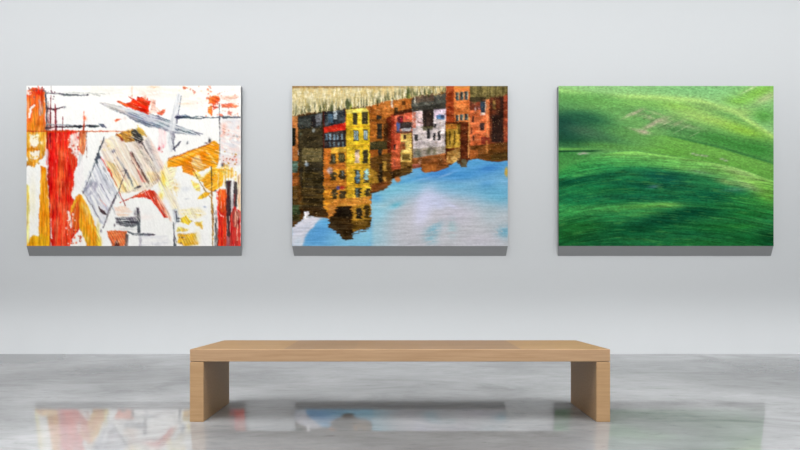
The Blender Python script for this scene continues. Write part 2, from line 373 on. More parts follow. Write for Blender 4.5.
    P([(157, 113), (160, 111), (166, 108), (165, 112), (162, 115.5), (158, 115)], [(238, 110, 66), (226, 80, 44)], .9, soft=.7, rough=1); Ln([(157, 108), (160, 112)], .8, (240, 150, 110), .7)
    B(150, 93, 12, 5, (246, 224, 208), .7, dry=.45, dang=20)
    Ln([(132, 87), (132, 97)], [2, 1], (248, 210, 180), .6); B(154, 87, 5, 1, (248, 180, 120), .6)
    P([(113.5, 120), (118, 118.6), (121.5, 119), (116, 122)], (234, 94, 50), .95, soft=.5, rough=.4); B(125, 118.5, 2, 1.4, (232, 214, 206), .7)
    # ---- red spatter upper right
    P([(207, 98), (212, 96), (219.5, 95.5), (219, 101), (215, 104), (209, 103)], [(240, 90, 30), (234, 64, 26), (246, 124, 50)], .95, soft=1, rough=1.8)
    P([(207.5, 107), (211, 105.5), (213, 110), (212, 115.5), (208.5, 113)], [(244, 168, 40), (238, 110, 36)], .95, soft=.7, rough=1.2)
    P([(211, 106), (216, 106), (219, 107.5), (214, 109)], (234, 70, 50), .9, soft=.6, rough=.8); S(205, 222, 92, 116, 26, .8, (240, 96, 60), .85)
    P([(221, 97), (238, 95.5), (237, 100), (222, 100)], (246, 176, 150), .7, soft=1.2, rough=1.4, dry=.45, ang=0)
    P([(221, 104), (232, 103.5), (238.5, 106), (236, 108), (222, 107.4)], [(244, 120, 76), (238, 90, 50)], .9, soft=.8, rough=1.1, ang=0)
    P([(228, 111), (232, 112), (231, 115.5), (227, 114.5)], (238, 116, 86), .85, soft=.8, rough=1); S(220, 239, 95, 116, 22, .8, (244, 150, 120), .8)
    S(183, 187, 87, 89, 7, .9, (234, 110, 60), .85); S(189, 195, 88, 94, 9, .8, (222, 140, 110), .85); S(206, 212, 86, 92, 10, .9, (240, 130, 90), .8); S(176, 205, 86, 92, 12, .6, (246, 200, 160), .7); S(222, 228, 89, 92, 4, .5, (190, 110, 90), .7)
    S(196, 203, 100, 107, 5, .5, (226, 150, 150), .7); B(186, 103.5, 6, .9, (248, 206, 170), .8)
    # ---- mottled pink column right
    P([(220, 122), (240.8, 120), (240.8, 166), (221, 166)], [(250, 238, 232), (244, 206, 194), (226, 222, 226)], .8, soft=1.5, rough=2, dry=.3, ang=20, su=7, sv=2)
    S(220, 240, 126, 140, 16, 1.1, (246, 190, 170), .7); S(221, 239, 156, 165, 16, .8, (236, 120, 90), .75); S(222, 238, 140, 165, 16, .7, (190, 186, 196), .6)
    B(224, 130, 2, 6, (246, 160, 130), .6); Ln([(233, 136.5), (238, 136.5)], .7, (130, 130, 136), .7)
    # ---- pink smear under the long stroke
    P([(159, 128), (168, 131), (166, 145), (160, 152), (158, 140)], [(250, 226, 224), (246, 196, 196), (250, 244, 242)], .8, soft=1.2, rough=1.2); B(159, 148.5, 1, 2, (226, 44, 60), .9); B(163.5, 146.5, .9, 1.6, (236, 110, 120), .8); B(162, 152, .8, .8, (232, 100, 90), .8)
    # ---- central brush mass
    P([(100, 141), (117, 134), (128, 129), (141, 128), (150, 139), (158, 156), (165, 174), (161, 180), (150, 190), (134, 192), (121, 193), (112, 178), (104, 160)],
      [(246, 236, 214), (238, 218, 176), (250, 246, 238), (232, 214, 200)], .97, soft=1, rough=1.4, ang=60, su=26, sv=1.8)
    P([(105, 160), (116, 165), (126, 180), (128, 192), (120, 193), (112, 178)], [(242, 212, 146), (248, 232, 196), (236, 196, 120)], .85, soft=2, rough=1, ang=60, su=16, sv=1.6)
    P([(128, 172), (140, 184), (140, 191), (128, 192)], [(244, 216, 150), (246, 232, 204)], .7, soft=1.5, ang=60)
    P([(141, 172), (158, 172), (160, 180), (150, 186)], [(240, 206, 152), (232, 190, 130)], .75, soft=1.5, ang=60, su=16)
    P([(148, 137), (154, 148), (163, 168), (158, 172), (150, 156), (143, 143)], [(212, 206, 204), (184, 176, 176), (236, 228, 222)], .9, soft=.8, rough=.7, ang=62, su=22, sv=1.2)
    Ln([(142, 143), (149, 154), (153, 161)], [1.6, 1.3, .4], (70, 62, 62), .9, dry=.15)
    P([(131, 150), (136, 156), (142, 166), (149, 180), (150, 185), (145, 180), (139, 168), (133, 158)], [(110, 80, 66), (160, 110, 90), (70, 54, 50)], .92, soft=.6, rough=.8, ang=60, su=16, sv=1.2, dry=.22)
    P([(130, 151), (133, 156), (140, 168), (138, 169), (131, 158)], [(150, 72, 62), (110, 50, 46)], .9, soft=.6, rough=.6, ang=60)
    P([(136, 166), (141, 172), (146, 182), (142, 182), (138, 174)], [(240, 160, 140), (232, 100, 84), (250, 210, 190)], .85, soft=.8, rough=.9, ang=60)
    Ln([(137, 146), (144, 156), (148, 164)], [1.6, 1.8, .8], [(150, 134, 120), (190, 176, 160)], .8, dry=.35)
    P([(116, 135), (122, 131.5), (132, 129.5), (136, 131), (134, 141), (127, 142), (121, 139)], [(206, 140, 40), (232, 176, 60), (140, 84, 36)], .95, soft=.7, rough=1.1, ang=60, su=8, sv=1.8)
    Ln([(117, 134), (122, 139)], [1, 2.2], (150, 50, 34), .9); B(122, 140, 2.6, 1.2, (120, 40, 26), .85, ang=30)
    P([(139, 127.5), (144, 131), (146, 136), (141, 135), (136, 129)], [(224, 176, 70), (200, 150, 50)], .9, soft=.8, rough=1, ang=60); Ln([(138, 125.5), (139, 129)], .9, (226, 190, 80), .9)
    P([(131, 131), (136, 130), (141, 134), (144, 140), (141, 144), (136, 142), (131, 137)], [(54, 48, 48), (90, 80, 74), (34, 32, 40)], .93, soft=.7, rough=1.1, ang=60, su=8, sv=1.4)
    S(128, 134, 132, 144, 6, .9, (236, 200, 110), .8)
    B(113.4, 151.4, 2, 1.8, (130, 136, 152), .85, pw=1.5); B(108, 146, 1.6, 1.2, (238, 206, 130), .6); S(102, 112, 140, 150, 8, .8, (244, 226, 160), .7)
    Ln([(117, 157), (121, 163), (125, 170), (130, 179), (133, 186)], [.8, 1.8, 1.6, 2.2, 1.2], [(136, 142, 152), (90, 92, 100), (180, 178, 176)], .88, dry=.22)
    Ln([(126.5, 170.5), (122, 181), (118.4, 192.5)], [.7, .9, .8], (56, 54, 62), .95); Ln([(120, 172), (126, 170.3)], .6, (120, 110, 110), .7)
    P([(134, 188), (139, 185.5), (142, 186), (138, 189.5), (135, 190)], (60, 60, 66), .9, soft=.6, rough=.5, ang=-10); Ln([(128, 192), (146, 187), (158, 180)], [2, 2.4, 2], [(236, 224, 206), (214, 196, 176)], .8)
    B(159, 179.5, 2, 1.6, (170, 140, 134), .7); B(147, 187, 1, .8, (190, 170, 160), .7)
    for x, y, l, w, c in ((118, 146, 34, 1.6, (250, 246, 238)), (123, 143, 44, 1.8, (240, 222, 190)), (126, 146, 40, 1.2, (206, 190, 176)), (129, 146, 44, 2.0, (250, 244, 236)), (134, 143, 46, 1.2, (226, 204, 180)), (137, 142, 44, 1.8, (206, 194, 182)), (141, 146, 38, 1.0, (120, 106, 96)), (144, 144, 40, 1.8, (238, 230, 222)), (147, 142, 38, 1.4, (176, 166, 162)), (150, 144, 36, 1.4, (214, 206, 202)), (112, 152, 36, 1.4, (248, 232, 190)), (108, 152, 34, 1.6, (250, 244, 232)), (114, 160, 32, 1.0, (216, 176, 120)), (131, 160, 28, .8, (150, 110, 96)), (146, 158, 26, .8, (140, 124, 116)), (153, 150, 28, 1.2, (232, 214, 204))):
        Ln([(x, y), (x + l * .5, y + l * .86)], [w, w * .7], c, .75, dry=.38)
    # pale right flank and yellow
    P([(150, 140), (156, 148), (166, 170), (162, 172), (152, 152)], [(244, 226, 216), (238, 206, 190)], .6, soft=1, ang=62)
    P([(161, 171), (167, 160), (176, 168), (172, 190), (182, 214), (176, 216), (166, 198), (158, 186)], [(248, 240, 216), (250, 246, 240), (246, 224, 160)], .9, soft=1.4, rough=1.2, ang=62, su=20, sv=1.5)
    B(163.5, 179, 2, 7, (244, 204, 70), .9, ang=-10); B(161, 196, 2.4, 4, (246, 212, 90), .9); Ln([(168, 166), (173, 180), (177, 196)], [1.6, 1.2, .6], (246, 226, 170), .7)
    Ln([(166, 186), (176, 204), (182, 218)], [1.4, 1.0, .5], (222, 206, 196), .7, dry=.4); B(176, 187, 3, 4, (248, 206, 100), .7, dry=.4)
    B(186, 189, 5, 3, (226, 228, 232), .7, dry=.35, dang=0); S(170, 184, 176, 192, 12, .8, (246, 214, 150), .6)
    # ---- red tongue
    P([(131, 198), (140, 194), (149, 190), (155, 191), (158, 199), (163, 208), (168, 218), (164, 218), (158, 208), (151, 200), (144, 197.4)], [(222, 40, 24), (206, 28, 20), (234, 70, 40)], .96, soft=.6, rough=.8, ang=50, su=8, sv=2)
    P([(154, 191), (160, 197), (168, 212), (172, 222), (166, 216), (159, 206)], [(240, 130, 90), (246, 190, 160)], .75, soft=1.2, rough=1, ang=62, dry=.3)
    Ln([(120, 202.6), (132, 197.4), (146, 190)], [.6, 1, 1], (206, 70, 30), .92); Ln([(162, 210), (166.5, 216)], [1, .5], (150, 60, 70), .7)
    # ---- red edge of the tent
    P([(107, 166), (110, 170), (113, 176), (112, 177.4), (108.6, 171)], (226, 66, 36), .95, soft=.5, rough=.5)
    Ln([(99, 155), (103, 160), (108, 170)], [1, .8, .8], (200, 70, 60), .8); Ln([(112, 176), (117, 186)], .8, (224, 110, 70), .7)
    Ln([(119, 192), (122.4, 199.5), (125.6, 206)], [.9, 1.0, 1.0], (160, 52, 30), .92)
    # ---- grey tent
    P([(98.5, 154), (105, 166), (113, 182), (117.5, 193), (112, 206), (104, 226), (101, 224), (93, 211), (85, 197), (82, 192), (90, 172)],
      [(228, 227, 233), (246, 245, 246), (176, 178, 194)], .92, soft=.9, rough=1.6, dry=.36, ang=62, su=16, sv=1.6, contrast=3.2)
    P([(86, 182), (92, 180), (97, 184), (94, 194), (88, 196), (84, 192)], [(170, 170, 186), (216, 212, 218), (130, 132, 152)], .8, soft=1.4, rough=1.6, dry=.36, ang=-55, su=10)
    P([(103, 170), (108, 178), (113, 190), (109, 192), (103, 182)], [(188, 190, 204), (226, 226, 232)], .8, soft=1.2, ang=62)
    Ln([(97, 158), (93, 169), (88, 181), (83.5, 192)], [1.2, .8, .8, .6], (80, 82, 92), .8, dry=.25); Ln([(95, 160), (90, 176)], .6, (110, 110, 122), .7, dry=.3)
    Ln([(82, 191), (90, 203), (98, 217)], [.5, .7, .4], (96, 80, 76), .8); Ln([(99, 158), (104, 170), (108, 180)], [.9, .6, .4], (110, 112, 126), .7, dry=.3)
    for x, y, l, w, c, g_ in ((100, 160, 40, 1.8, (252, 250, 250), 62), (97, 164, 44, 1.4, (150, 152, 168), 66), (94, 170, 40, 1.8, (250, 249, 250), 62), (103, 166, 36, 1.2, (126, 130, 148), 62), (107, 172, 32, 1.6, (250, 250, 252), 62), (96, 178, 38, 2.4, (246, 244, 246), 60), (90, 182, 32, 1.2, (160, 158, 172), 58), (101, 184, 34, 1.4, (140, 142, 160), 64), (94, 166, 24, 1.2, (120, 122, 138), 118), (90, 188, 26, 1.6, (248, 246, 246), 55), (104, 196, 24, 1.8, (248, 246, 248), 64), (99, 206, 20, 2.4, (250, 248, 248), 62)):
        q = math.radians(g_); Ln([(x, y), (x + l * math.cos(q), y + l * math.sin(q))], [w, w * .5], c, .75, dry=.4)
    P([(103.5, 140), (102, 146), (99.5, 152), (101, 158), (98, 160), (97.6, 166), (94.4, 160), (96.6, 154), (99, 149)], [(38, 42, 52), (70, 78, 92)], .94, soft=.6, rough=.7, ang=110)
    Ln([(104.5, 136.5), (102, 144)], [.5, 1.2], (50, 54, 64), .9)
    Ln([(117.6, 193.5), (113, 202), (108, 213), (103, 228)], [1.3, 2.2, 1.6, .8], [(96, 94, 102), (150, 146, 152), (50, 48, 56)], .9, dry=.25); Ln([(112, 202), (106, 222)], [2, 1.4], (176, 164, 168), .6, dry=.35)
    P([(98.6, 206), (101, 209), (105, 212), (107, 214.4), (104, 214.8), (100, 212)], [(84, 50, 54), (60, 44, 52)], .93, soft=.6, rough=.5, ang=40); B(104, 206, 2, 3, (206, 206, 220), .8, ang=-30); Ln([(100, 199), (106, 206)], .7, (240, 180, 160), .7)
    B(101, 231, .8, 1.6, (90, 90, 100), .8); B(114.4, 225.5, .7, 1.6, (80, 80, 88), .8)
    # ---- lower centre
    P([(114, 207), (125, 206), (132, 212), (128, 217), (117, 216)], [(250, 226, 208), (246, 200, 170), (250, 242, 236)], .85, soft=1.4, rough=1, ang=0)
    P([(115, 218), (128, 216.5), (138, 217), (139, 226), (126, 226.5), (116, 224)], [(110, 110, 118), (176, 174, 178), (66, 66, 76)], .92, soft=1, rough=1, ang=0, su=14, sv=1.1, dry=.28)
    Ln([(124, 221.5), (138, 222.5)], [1, 2.4], (44, 44, 52), .85, dry=.25); B(127, 229, 8, 1.2, (206, 204, 206), .7, dry=.35, dang=0)
    P([(136.4, 208), (139, 207), (140.6, 218), (140.4, 233), (137.4, 233), (137, 220)], [(40, 40, 48), (84, 84, 94)], .95, soft=.7, rough=.7, su=8, sv=1); B(135, 213.5, 1.4, 3, (110, 110, 118), .7)
    Ln([(128, 232), (133, 234), (146, 235), (155, 234.5)], [1.4, 1.8, 3.0, 1.0], [(54, 56, 66), (110, 114, 124)], .92, dry=.25)
    P([(106.5, 231), (112, 230.6), (127, 231.5), (126.6, 247), (112, 247), (109, 238)], [(234, 116, 62), (242, 146, 90), (222, 94, 44)], .96, soft=.7, rough=.9, ang=0, su=8, sv=1.8)
    P([(116.6, 240), (119, 244), (119.6, 247), (113.6, 247)], (84, 44, 36), .9, soft=.6, rough=.4)
    P([(126, 234), (128.6, 235), (128, 247), (124.6, 247)], [(84, 66, 66), (130, 110, 110)], .9, soft=.6, rough=.5)
    P([(139, 236), (168, 235), (170, 247), (140, 247)], [(232, 232, 236), (206, 206, 212), (248, 246, 244)], .75, soft=2, rough=1.6, dry=.35, ang=0, su=10, sv=1.6)
    P([(139, 236), (141.6, 236), (142, 247), (139, 247)], (176, 174, 184), .7, soft=.8, dry=.3); B(144, 217, 10, 3, (252, 240, 234), .6)
    B(165, 236, 2, 1, (226, 226, 224), .6)
    # ---- yellow patch and dark upright
    P([(173, 210), (178, 208), (179, 222), (175, 224)], [(176, 180, 192), (130, 136, 152), (226, 228, 232)], .85, soft=1, rough=1, ang=90)
    Ln([(176, 211), (176.8, 220)], [.8, 1.3], (44, 54, 80), .9); B(178.6, 218.4, 1.6, .6, (30, 32, 44), .9); B(178, 221.6, 1.8, .6, (50, 50, 60), .85)
    Ln([(173.4, 222), (174, 232), (175.2, 247)], [1.0, 1.5, 3.2], [(96, 98, 108), (56, 58, 68)], .92, dry=.18)
    P([(180, 210), (200, 207), (206, 214), (196, 219), (182, 216)], [(250, 236, 196), (248, 222, 150), (252, 248, 232)], .85, soft=1.6, rough=1.4, ang=0, su=12, sv=1.6)
    P([(181, 218), (186, 215.6), (189, 219), (193, 221), (188, 224.4), (181, 222)], [(246, 200, 50), (240, 184, 30)], .95, soft=.8, rough=1, ang=0); Ln([(190, 214), (200, 215)], 1.6, (246, 214, 110), .7, dry=.25)
    P([(194, 222), (202, 221), (202.4, 229), (200, 227), (196, 225)], [(246, 206, 80), (240, 180, 40)], .9, soft=.8, rough=1, ang=0)
    P([(177, 227), (186, 228.6), (190, 230), (184, 232), (177, 231)], [(248, 216, 100), (246, 200, 60)], .85, soft=1, rough=1, ang=0)
    P([(178, 234), (196, 233), (198, 244), (186, 247), (178, 243)], [(246, 190, 34), (248, 208, 80), (240, 172, 26)], .95, soft=1.4, rough=1.4, ang=0, su=9, sv=2); B(197, 238, 3, 7, (250, 232, 170), .6)
    S(176, 184, 236, 244, 6, .8, (110, 70, 50), .85); B(205, 207, 1.6, .8, (150, 160, 190), .8, ang=15); B(187, 199, 2, .6, (200, 202, 206), .8)
    # ---- big orange forms right
    P([(168, 159.5), (186, 152.5), (206, 145), (214, 140.5), (217, 141.5), (219, 145), (219.2, 158), (217, 166), (214, 169), (210, 166.6), (204, 169.5), (198, 172), (193, 167), (192, 163), (184, 165.5), (168, 167.5)],
      [(242, 148, 14), (234, 128, 12), (250, 172, 40)], .98, soft=.7, rough=.7, ang=-20, su=22, sv=1.8)
    Ln([(168, 162), (190, 154.6), (206, 148)], [1.6, 1.6, 1.0], (252, 196, 84), .85, dry=.2); Ln([(168, 158.6), (188, 151.6), (208, 144.6)], [.8, .8, 1.2], (150, 90, 40), .8, dry=.2)
    P([(181.5, 165), (191, 162.6), (196, 172), (194, 176), (188, 173.4), (183, 172.4)], [(226, 120, 22), (236, 142, 26)], .95, soft=.6, rough=.6)
    P([(192, 158), (199, 155), (202, 162), (204, 170), (197, 170), (192, 163)], [(248, 206, 130), (240, 168, 70), (250, 226, 184)], .85, soft=1.4, rough=1, ang=50); Ln([(206, 150), (212, 158), (217, 166)], [1, 1.8, 1], (252, 204, 110), .7, dry=.2)
    B(204, 157, 2, 3, (220, 120, 18), .7, ang=30); B(208, 163, 3, 3, (236, 140, 20), .6)
    B(209.6, 140.6, 1.4, 2.6, (48, 44, 50), .92, pw=1.6); B(206.4, 143, 1.6, .8, (70, 60, 54), .85)
    P([(192, 171), (197, 171.5), (202, 176), (212, 167.6), (216, 168), (203, 182), (200, 181), (194, 176)], (246, 206, 90), .8, soft=.8, rough=.8)
    P([(201, 181), (207, 175), (213, 169), (219, 168), (226, 170), (225.4, 178), (222, 186), (213, 192), (206, 188)], [(242, 160, 20), (236, 146, 20), (248, 182, 50)], .97, soft=.7, rough=.9, ang=-40, su=10, sv=2)
    P([(200, 176.6), (206, 171.6), (210.6, 167.4), (210, 170.4), (203, 177)], (250, 242, 226), .92, soft=.5, rough=.4)
    P([(201, 184), (205, 187), (209, 191), (206, 192), (202, 188)], (250, 236, 214), .85, soft=.7, rough=.6); P([(191, 180), (199, 184), (201, 192), (196, 190), (192, 185)], [(246, 190, 50), (250, 222, 120)], .9, soft=.9, rough=1.2)
    P([(219, 167), (226, 164), (234, 170), (233, 178), (226, 178), (222, 174)], [(248, 196, 60), (250, 226, 150)], .9, soft=1, rough=1.6, dry=.3, su=7, sv=1.3); S(219, 236, 150, 182, 18, .9, (246, 178, 50), .8)
    for x, y0, y1 in ((222, 172, 184), (225, 172, 186), (228.6, 170, 180), (232, 168, 178), (236, 172, 180)): Ln([(x, y0), (x, y1)], [1.6, .7], (244, 186, 60), .8)
    for x, y0, y1 in ((224, 176, 186), (230, 172, 181), (234, 171, 182)): Ln([(x, y0), (x, y1)], [.8, 1.2], (252, 246, 232), .9)
    B(222.6, 165, 1.2, 1.6, (70, 80, 84), .9)
    Ln([(193, 170), (200, 182), (206, 192)], [.5, .8, .8], (130, 86, 46), .85); Ln([(206, 192), (211.6, 199)], .8, (150, 104, 50), .8)
    Ln([(211.6, 166), (211.4, 172), (211.6, 190)], [1, 1.6, .9], (84, 66, 40), .9); Ln([(211.6, 190), (212, 205), (213, 222), (212.6, 247)], [1, 2.2, 1.9, .6], [(206, 150, 50), (150, 100, 40)], .92, dry=.15); Ln([(213.2, 205), (213.4, 222)], [.4, .8], (96, 70, 44), .8)
    P([(197.6, 199), (201, 195), (204, 192), (211, 192.6), (206, 197), (202, 198.6)], [(244, 178, 34), (238, 160, 24)], .95, soft=.6, rough=.6, ang=-25)
    # ---- right red uprights
    P([(216.6, 192), (220, 189.5), (224, 190), (227, 194), (227, 247), (217, 247), (218, 220)], [(228, 40, 24), (214, 22, 24), (238, 76, 36)], .97, soft=.7, rough=.8, su=18, sv=1.6)
    P([(219, 189), (226.6, 189), (226.4, 208), (222, 214), (218.6, 208)], [(242, 92, 34), (236, 64, 26), (246, 130, 60)], .92, soft=.8, rough=.8, su=14, sv=1.4)
    Ln([(218, 211), (221, 216), (224, 216.6)], [.6, 1, .5], (252, 222, 210), .9); B(224, 240, 1, 10, (240, 90, 60), .6)
    P([(226, 181), (231, 181), (231.6, 222), (230.4, 247), (226.4, 247), (227, 220)], [(40, 36, 42), (80, 70, 74), (60, 30, 34)], .94, soft=.7, rough=.8, su=14, sv=1)
    P([(230.6, 182), (233.8, 182), (233.4, 205), (231.2, 212)], [(206, 204, 204), (150, 146, 148), (240, 238, 234)], .92, soft=.6, rough=.5, su=12, sv=.9)
    P([(233.4, 181), (237.4, 182), (237, 206), (235, 212), (233.6, 204)], [(46, 40, 44), (90, 70, 70)], .93, soft=.6, rough=.6, su=12, sv=1)
    P([(237, 176), (240.8, 174), (240.8, 214), (238, 208)], [(240, 200, 150), (232, 160, 100), (250, 236, 216)], .92, soft=.7, rough=.8, su=10, sv=1)
    P([(230.4, 214), (234, 206), (241, 212), (240.8, 247), (230, 247)], [(206, 24, 26), (190, 20, 24), (226, 60, 50)], .95, soft=.8, rough=1, su=14, sv=1.3)
    P([(232, 208), (240.4, 212), (238, 228), (233, 226)], [(236, 150, 120), (206, 70, 56), (248, 206, 180), (120, 40, 40)], .85, soft=.8, rough=1, su=12, sv=.9, dry=.25); Ln([(237, 214), (237.4, 240)], [.8, 1.2], (244, 190, 160), .75, dry=.3); Ln([(234.4, 194), (234.2, 214)], .9, (190, 40, 40), .8)
    P([(226.6, 236), (229.4, 238), (229.4, 247), (226.4, 247)], (196, 110, 120), .7, soft=.6)
    P([(214.4, 212), (216.6, 210), (217.6, 232), (218.4, 247), (214, 247), (215, 232)], [(96, 92, 90), (230, 226, 220), (50, 46, 48)], .85, soft=.6, rough=.7, su=6, sv=.9, dry=.25); S(213, 218.6, 190, 214, 7, .9, (250, 244, 238), .9); B(215.6, 190.8, 1, 1, (50, 40, 44), .8)
    A.warp(.6, .7, 3.2, 2.2, 60); A.warp(.35, .4, 1.2, 1.2)
    # bristle marks: scratches of bare ground and thicker ridges, following the direction of each passage
    wet = sstep(.10, .35, (1 - A.img.min(2)))
    side = sstep(100, 92, A.X) + sstep(213, 217, A.X) * sstep(165, 180, A.Y)
    long_ = sstep(150, 130, A.Y + (A.X - 100) * -.35) * sstep(98, 104, A.X) * (1 - side)
    bar = sstep(166, 170, A.X) * sstep(221, 218, A.X) * sstep(138, 141, A.Y) * sstep(196, 190, A.Y) * (1 - side) * (1 - long_)
    rest = np.clip(1 - side - long_ - bar, 0, 1)
    def mix(su, sv): return A.noise(su, sv, 90, 2) * side + A.noise(su, sv, 20, 2) * long_ + A.noise(su, sv, -24, 2) * bar + A.noise(su, sv, 62, 2) * rest
    nb = mix(11, 1.0); A.img = np.clip(A.img * (1 + ((nb - .5) * .5 * wet)[..., None]), 0, 1)
    nc = mix(7, .9); A.lay(sstep(.68, .84, nc) * wet * (1 - .6 * sstep(100, 92, A.X)), (252, 244, 232), .45)
    nd = mix(5, .9); A.lay(sstep(.74, .86, nd) * wet * (1 - side * .5), (120, 90, 84), .4)
    bl = A.noise(9, 7, 0, 3); A.img = np.clip(A.img + ((bl - .5) * .16 * wet)[..., None] * np.array((.5, 1.2, .7)), 0, 1)
    # brushy grain over the whole surface
    g = (A.noise(5, 1.2, 70, 3) - .5) * .055 + (A.noise(1.0, 1.0, 0, 1) - .5) * .03
    A.img = np.clip(A.img + g[..., None], 0, 1)
    return A

def paint_houses():
    A = Art(292.2, 507.8, 86.0, 246.0, 1.8, (198, 200, 208), 23)
    P, Ln, B, S, R = A.poly, A.line, A.blob, A.spots, A.rect
    # ---- sky seen in the water
    t = np.clip((A.Y - 165) / 50, 0, 1)[..., None]
    A.img = np.array((92, 162, 208)) / 255 * (1 - t) + np.array((184, 194, 199)) / 255 * t
    B(432, 225, 60, 30, (200, 197, 205), .95, pw=1.6); B(470, 240, 60, 22, (194, 194, 198), .8, pw=1.4)
    B(392, 190, 30, 10, (120, 194, 216), .85, ang=-14); B(378, 212, 16, 18, (136, 202, 222), .9); B(382, 236, 14, 14, (160, 206, 220), .7)
    B(400, 232, 18, 26, (198, 197, 203), .7); B(384, 206, 8, 2.5, (176, 206, 214), .7); B(396, 205, 8, 3, (96, 190, 212), .7, ang=-20); B(376, 198, 6, 4, (84, 162, 214), .7)
    B(425, 176, 20, 4, (88, 158, 212), .8, ang=-12); B(408, 181, 20, 2, (84, 164, 214), .7, ang=-10); B(428, 178, 14, 1.2, (176, 206, 226), .7, ang=-12)
    B(460, 175, 30, 7, (70, 146, 206), .85, ang=-3); B(490, 168, 12, 4, (56, 122, 196), .7, ang=-8); B(486, 185, 10, 4, (62, 134, 200), .75, ang=-14); B(440, 173, 14, 4, (62, 130, 200), .8, ang=-16)
    B(470, 190, 40, 7, (120, 178, 208), .7); B(498, 196, 18, 10, (104, 176, 204), .8); B(455, 186, 14, 3, (110, 180, 216), .6); B(446, 175, 8, .9, (160, 190, 224), .7, ang=-20)
    B(424, 207, 9, 20, (214, 214, 238), .9, ang=18, pw=1.4); B(434, 200, 16, 8, (206, 210, 236), .8, pw=1.4); B(452, 206, 6, 2, (214, 220, 246), .8, ang=20); B(440, 205, 6, 4, (200, 206, 232), .8)
    B(456, 214, 16, 10, (196, 190, 206), .6); B(480, 240, 20, 8, (200, 196, 206), .7)
    B(434, 229, 9, 5, (120, 178, 198), .85, ang=-35, dry=.4, dang=-12, su=6, sv=1); B(431, 238, 7, 6, (140, 188, 202), .8, dry=.4, dang=-10, su=6, sv=1); B(452, 228, 5, 9, (160, 194, 200), .7, dry=.35, dang=0)
    B(505, 232, 8, 6, (112, 174, 198), .85, dry=.3, dang=20); B(490, 214, 10, 10, (176, 196, 204), .6); B(496, 189, 20, 8, (100, 170, 208), .5)
    # lower left water
    P([(292, 222), (372, 214), (372, 247), (292, 247)], (116, 178, 216), soft=3, rough=1)
    B(320, 232, 14, 8, (84, 154, 212), .8, ang=-20); B(316, 240, 16, 8, (92, 160, 214), .8); B(330, 222, 10, 4, (90, 172, 222), .8)
    B(352, 240, 20, 8, (136, 196, 222), .8); B(366, 236, 8, 8, (146, 204, 224), .8)
    P([(292, 226), (302, 220), (308, 217), (322, 217), (316, 224), (310, 230), (306, 236), (302, 247), (292, 247)], [(224, 220, 228), (208, 208, 220)], .97, soft=1.6, rough=1.2, ang=-30); B(298, 243, 5, 6, (196, 214, 226), .6)
    # water streaks
    g = (A.noise(16, 1.6, -6, 3) - .5) * .09 * sstep(150, 175, A.Y) + (A.noise(30, 1.0, 0, 1) - .5) * .03
    A.img = np.clip(A.img + g[..., None], 0, 1)
    # ---- houses: first a warm dark ground down to the ragged waterline
    wob = (A.noise(5, 1.0, 0, 2) - .5) * 5
    X2 = A.X + wob * sstep(130, 190, A.Y)
    def HP(pts, col, a=1.0, soft=.6, su=9, sv=2.0, ang=0, contrast=2.0, dry=0):
        sd = A.sd_poly(pts, X=X2); m = sstep(-soft, soft, sd + (A.noise(4, 1.2, 0, 2) - .5) * .8)
        A.lay(m * A.dryness(dry, ang, su, sv), A.colour(col, su, sv, ang, contrast), a)
    def HR(x0, y0, x1, y1, col, a=1.0, **k): HP([(x0, y0), (x1, y0), (x1, y1), (x0, y1)], col, a, **k)
    HP([(290, 85), (510, 85), (510, 160), (498, 162), (488, 161), (478, 158.5), (468, 160), (466, 167), (461, 167), (459, 163), (456, 160), (451, 165), (446, 168), (436, 171.5), (424, 172), (420, 167), (412, 169), (411, 174), (396, 178), (388, 181), (387.6, 187), (380, 191.5), (371.4, 193.6),
        (371, 226), (362, 229.6), (353, 232), (352, 239), (343, 239.4), (338, 233.6), (329, 226.6), (328.4, 218.4), (316, 217), (308.6, 214.6), (304.6, 215), (301, 221.4), (294, 226), (290, 228)],
       [(92, 62, 30), (120, 78, 34), (66, 46, 28)], su=14, sv=1.4)
    # a leftmost sliver
    HR(290, 116, 298, 170, [(186, 106, 50), (150, 84, 40), (200, 130, 70)]); HR(290, 128, 295.6, 146, (44, 42, 36)); HR(290, 161, 298, 173, [(70, 80, 62), (96, 130, 118)]); HR(290, 173, 299, 186, [(170, 96, 42), (140, 80, 36)])
    HR(290, 186, 298, 204, [(70, 56, 34), (110, 80, 40)]); HR(290, 205, 300.6, 215, [(86, 110, 72), (60, 70, 50)]); HR(290, 215, 300, 221, [(60, 54, 34), (90, 84, 50)]); Ln([(298.4, 150), (298.4, 155)], .9, (216, 216, 206), .8); HR(299.6, 170, 303, 208, [(150, 96, 40), (120, 84, 40)], .8)
    # b dark slate house
    HP([(297.6, 117), (323.6, 112), (323.6, 216), (304, 214), (300, 180)], [(70, 62, 44), (92, 78, 46), (50, 46, 38)], su=12, sv=1.3)
    HP([(297.6, 117), (322, 113), (322, 127), (298, 129)], [(62, 66, 62), (80, 84, 78), (48, 50, 48)], su=8, sv=3); HR(311.4, 116, 316, 127, (44, 40, 42), .9); HP([(315.4, 115), (321.4, 113.6), (321.4, 125), (316, 126)], [(96, 98, 104), (120, 120, 124)], .9)
    HP([(302, 131), (312, 128), (322, 130), (322, 148), (300, 150)], [(58, 52, 38), (84, 72, 48)], .9, su=8, sv=2); B(313.4, 130.4, 1.6, 2, (150, 160, 158), .8, pw=2); B(300.4, 134, 1.2, 1.4, (130, 146, 120), .7)
    HR(302, 148, 322, 162, [(110, 100, 66), (92, 84, 58), (130, 112, 64)], .85, su=14, sv=1.3)
    HR(302, 172, 322, 186, [(54, 48, 34), (80, 66, 36)], .85, su=14, sv=1.2); HR(300, 188, 324, 208, [(70, 54, 30), (120, 92, 40), (50, 42, 28)], .8, su=14, sv=1.1); HR(304, 207, 328, 216, [(60, 42, 26), (86, 62, 32)], .8, su=12, sv=1.1)
